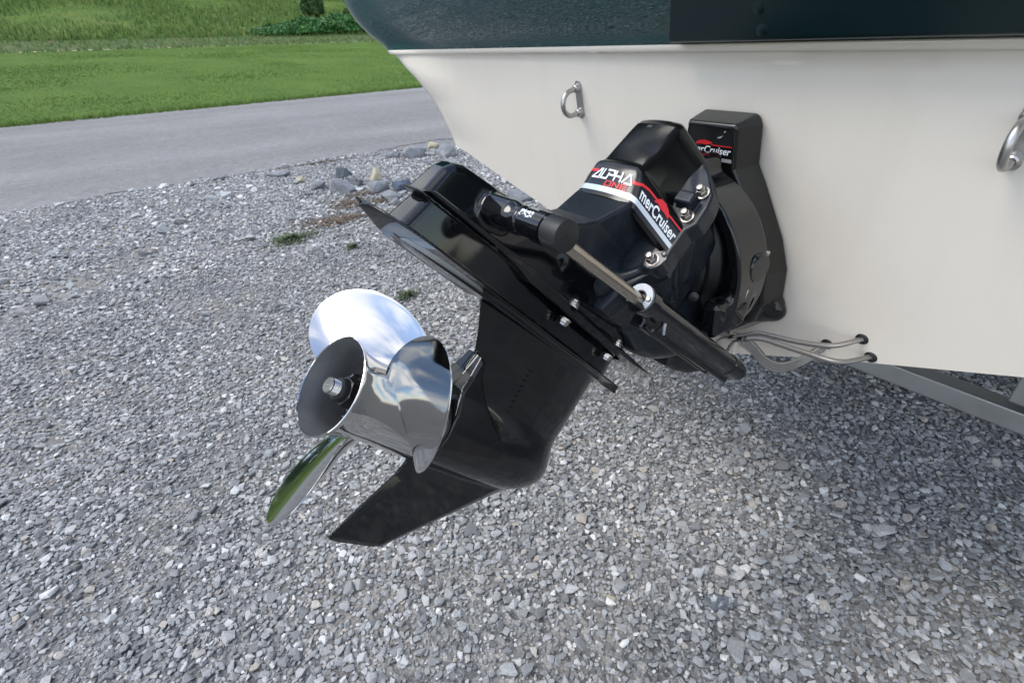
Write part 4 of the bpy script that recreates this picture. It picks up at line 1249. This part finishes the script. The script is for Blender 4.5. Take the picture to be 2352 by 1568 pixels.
rock('rock', (-3.45, 3.05), (.30, .22, .14), M['rock_grey'], 'grey rock under the hull above the sterndrive body', 27, G)
rock('rock', (.228, .93), (.115, .062, .062), M['rock_vein'], 'dark pointed stone with a white vein in the foreground gravel', 31, None, 9, (.5, .2), 'stone')
rock('rock', (.02, .70), (.055, .042, .03), M['rock_tan'], 'pale tan triangular stone in the foreground gravel', 33, None, 9, (0, 0), 'stone')

def cluster(name, label, cat, c, rx, ry, n, h, mat, seed, kind='weed'):
    r = np.random.default_rng(seed)
    V = []; F = []
    for i in range(n):
        a = r.uniform(0, 6.283); q = abs(r.normal(0, .52))*(1+.35*math.sin(3*a+seed)+.25*math.sin(7*a+2*seed))
        x, y = c[0]+rx*q*math.cos(a), c[1]+ry*q*math.sin(a)
        yaw = r.uniform(0, 6.283); L = h*r.uniform(.5, 1.2)*(max(.35, 1.15-.6*q) if kind == 'weed' else r.uniform(.4, 1)); w = L*(.16 if kind == 'weed' else .3)
        dx_, dy_ = math.cos(yaw), math.sin(yaw); k = len(V); z0 = .006+.012*r.random()
        up = L*(.75 if kind == 'weed' else .12*r.random())
        V += [(x-dy_*w, y+dx_*w, z0), (x+dy_*w, y-dx_*w, z0), (x+dx_*L*.7+dy_*w*.5, y+dy_*L*.7-dx_*w*.5, z0+up*.8), (x+dx_*L-dy_*w*.2, y+dy_*L+dx_*w*.2, z0+up)]
        F.append((k, k+1, k+2, k+3))
    o = mesh_py(name, V, F, mat)
    return tag(o, label, cat, kind='stuff')
cluster('weed_patch', 'low dark green weed patch left of the brown litter', 'weeds', (-3.74, .93), .17, .24, 800, .042, M['weed'], 3)
cluster('weed_patch', 'tiny green weed sprouting right of the low weed patch', 'weeds', (-3.22, 1.25), .05, .07, 160, .035, M['weed'], 5)
cluster('weed_patch', 'thin olive weed patch between the propeller and the drive leg', 'weeds', (-2.14, 1.17), .07, .12, 260, .03, M['weed'], 6)
for (x, y, a, b, n, s) in ((-4.02, 1.42, .20, .42, 2600, 1), (-4.45, 1.75, .22, .30, 1500, 2), (-4.75, 1.98, .16, .30, 700, 3), (-6.78, 2.2, .10, .9, 900, 4), (-6.75, 3.3, .08, .6, 500, 5), (-4.35, 2.02, .10, .2, 400, 6)):
    tag(cluster('leaf_litter', 'brown dead plant litter strewn over the gravel', 'litter', (x, y), a, b, n, .034, M['litter'], 40+s, 'litter'), kind='stuff')

# ------------------------------------------------------------------ grass and bushes beyond the road
def tufts(name, label, q0, q1, t0, t1, n, h0, h1, w, mat, seed):
    r = np.random.default_rng(seed)
    q = q0 + (q1-q0)*r.random(n)**1.2; t = r.uniform(t0, t1, n)
    x = A0[0]+NDIR[0]*q+TDIR[0]*t; y = A0[1]+NDIR[1]*q+TDIR[1]*t
    z = np.array([zl(a) for a in q]); V = []
    for k in range(3):
        a = r.uniform(0, 6.283, n); hh = r.uniform(h0, h1, n); lean = r.normal(0, .45, n)*hh
        ww = w*r.uniform(.6, 1.3, n); ox = r.normal(0, w*1.5, n); oy = r.normal(0, w*1.5, n)
        V.append(np.stack([np.stack([x+ox-np.cos(a)*ww, y+oy-np.sin(a)*ww, z-.02], 1), np.stack([x+ox+np.cos(a)*ww, y+oy+np.sin(a)*ww, z-.02], 1), np.stack([x+ox+lean*np.sin(a), y+oy+lean*np.cos(a), z+hh], 1)], 1))
    V = np.concatenate(V).reshape(-1, 3)
    o = mesh_np(name, V, np.arange(len(V)).reshape(-1, 3), mat, None, False)
    return tag(o, label, 'grass', kind='stuff')
tufts('grass', 'short bright green mown grass across the road', 9.55, 32, -22, 42, 90000, .015, .045, .010, M['blade'], 1)
tufts('grass', 'rough grass fringe along the far road edge', 9.4, 9.9, -22, 42, 9000, .05, .14, .012, M['blade'], 2)
tufts('grass', 'dry brownish grass on the bank below the vine mounds', 31.6, 36, -22, 48, 9000, .06, .22, .02, M['tall'], 4)
tufts('meadow_grass', 'tall yellow-green meadow grass on the hillside', 35, 90, -30, 60, 30000, .12, .45, .05, M['tall'], 3)

def bush(name, label, q, t, rq, rt, h, n, leaf, mat, seed, cat='bush', group=None, trunk=False):
    x, y = qt(q, t); z0 = zl(q)-.08
    e = empty(name, (x, y, z0), (0, 0, math.atan2(NDIR[1], NDIR[0])), label, cat, group)
    r = np.random.default_rng(seed)
    d = r.normal(size=(n, 3)); d /= np.linalg.norm(d, axis=1)[:, None]; d[:, 2] = np.abs(d[:, 2])
    lump = np.array([1 + .30*mnoise.noise(Vector(v*2.2)+Vector((seed, 0, 0))) + .18*mnoise.noise(Vector(v*5.5)+Vector((0, seed, 0))) for v in d])
    rad = lump*(1-.22*r.random(n)**2)
    C_ = d*rad[:, None]*np.array([rq, rt, h]) + np.array([0, 0, h*.12])*(1 if not trunk else 2.5)
    nrm = d*.8 + r.normal(0, .55, (n, 3)); nrm /= np.linalg.norm(nrm, axis=1)[:, None]
    u = np.cross(nrm, r.normal(size=(n, 3))); u /= np.linalg.norm(u, axis=1)[:, None]; v = np.cross(nrm, u)
    s = (leaf*r.uniform(.6, 1.25, n))[:, None]
    V = np.stack([C_-u*s, C_-v*s*.62+nrm*s*.12, C_+u*s, C_+v*s*.62+nrm*s*.12], 1).reshape(-1, 3)
    mesh_np('crown', V, np.arange(len(V)).reshape(-1, 4), mat, e, False)
    for k in range(5 if not trunk else 7):
        a = k*1.256+seed; tube('stem', [(0, 0, 0), (rq*.2*math.cos(a), rt*.2*math.sin(a), h*.4), (rq*.6*math.cos(a), rt*.6*math.sin(a), h*.85)], .035, M['stem'], e, 6, radii=[.04, .03, .015])
    return e
KG = 'leafy vine mounds along the bank'
bush('vine_mound', 'low trailing end of the leafy vine mounds at the left', 36.0, 15.2, 1.2, 2.2, .60, 3200, .10, M['kudzu'], 1, 'bush', KG)
bush('vine_mound', 'leafy green vine mound left of the tallest vine mound', 36.2, 17.6, 1.5, 2.2, .92, 5200, .10, M['kudzu'], 2, 'bush', KG)
bush('vine_mound', 'tallest leafy green vine mound on the bank', 36.8, 20.6, 1.9, 2.4, 1.10, 7500, .10, M['kudzu'], 3, 'bush', KG)
bush('vine_mound', 'leafy green vine mound right beside the boat corner', 37.0, 24.0, 1.9, 2.6, 1.35, 7500, .10, M['kudzu'], 4, 'bush', KG)
bush('vine_mound', 'leafy vine mound hidden behind the green hull side', 37.0, 28.0, 1.9, 2.6, 1.4, 3500, .12, M['kudzu'], 5, 'bush', KG)
bush('shrub', 'dark upright shrub on the hillside above the vine mounds', 48, 23.5, 1.05, 1.05, 1.9, 4500, .09, M['shrub'], 8, 'shrub')
bush('shrub', 'small olive shrub on the hillside near the boat corner', 46, 26.6, .9, 1.1, .9, 2200, .09, M['shrub'], 9, 'shrub')

r = np.random.default_rng(77); n = 26000
tt = r.uniform(-150, 110, n); qq = r.uniform(76, 100, n)
hh = (24 + 5*np.sin(tt*.13) + 4*np.sin(tt*.41+1))*np.sqrt(r.random(n))
x = A0[0]+NDIR[0]*qq+TDIR[0]*tt; y = A0[1]+NDIR[1]*qq+TDIR[1]*tt
C_ = np.stack([x, y, np.array([zl(a) for a in qq]) + hh], 1)
nm_ = r.normal(size=(n, 3)); nm_ /= np.linalg.norm(nm_, axis=1)[:, None]
u = np.cross(nm_, r.normal(size=(n, 3))); u /= np.linalg.norm(u, axis=1)[:, None]; v = np.cross(nm_, u)
s_ = r.uniform(.5, 1.3, n)[:, None]
V = np.stack([C_-u*s_, C_-v*s_*.7, C_+u*s_, C_+v*s_*.7], 1).reshape(-1, 3)
tag(mesh_np('woodland', V, np.arange(len(V)).reshape(-1, 4), M['shrub'], None, False), 'dark far wood along the top of the hillside', 'wood', kind='stuff')
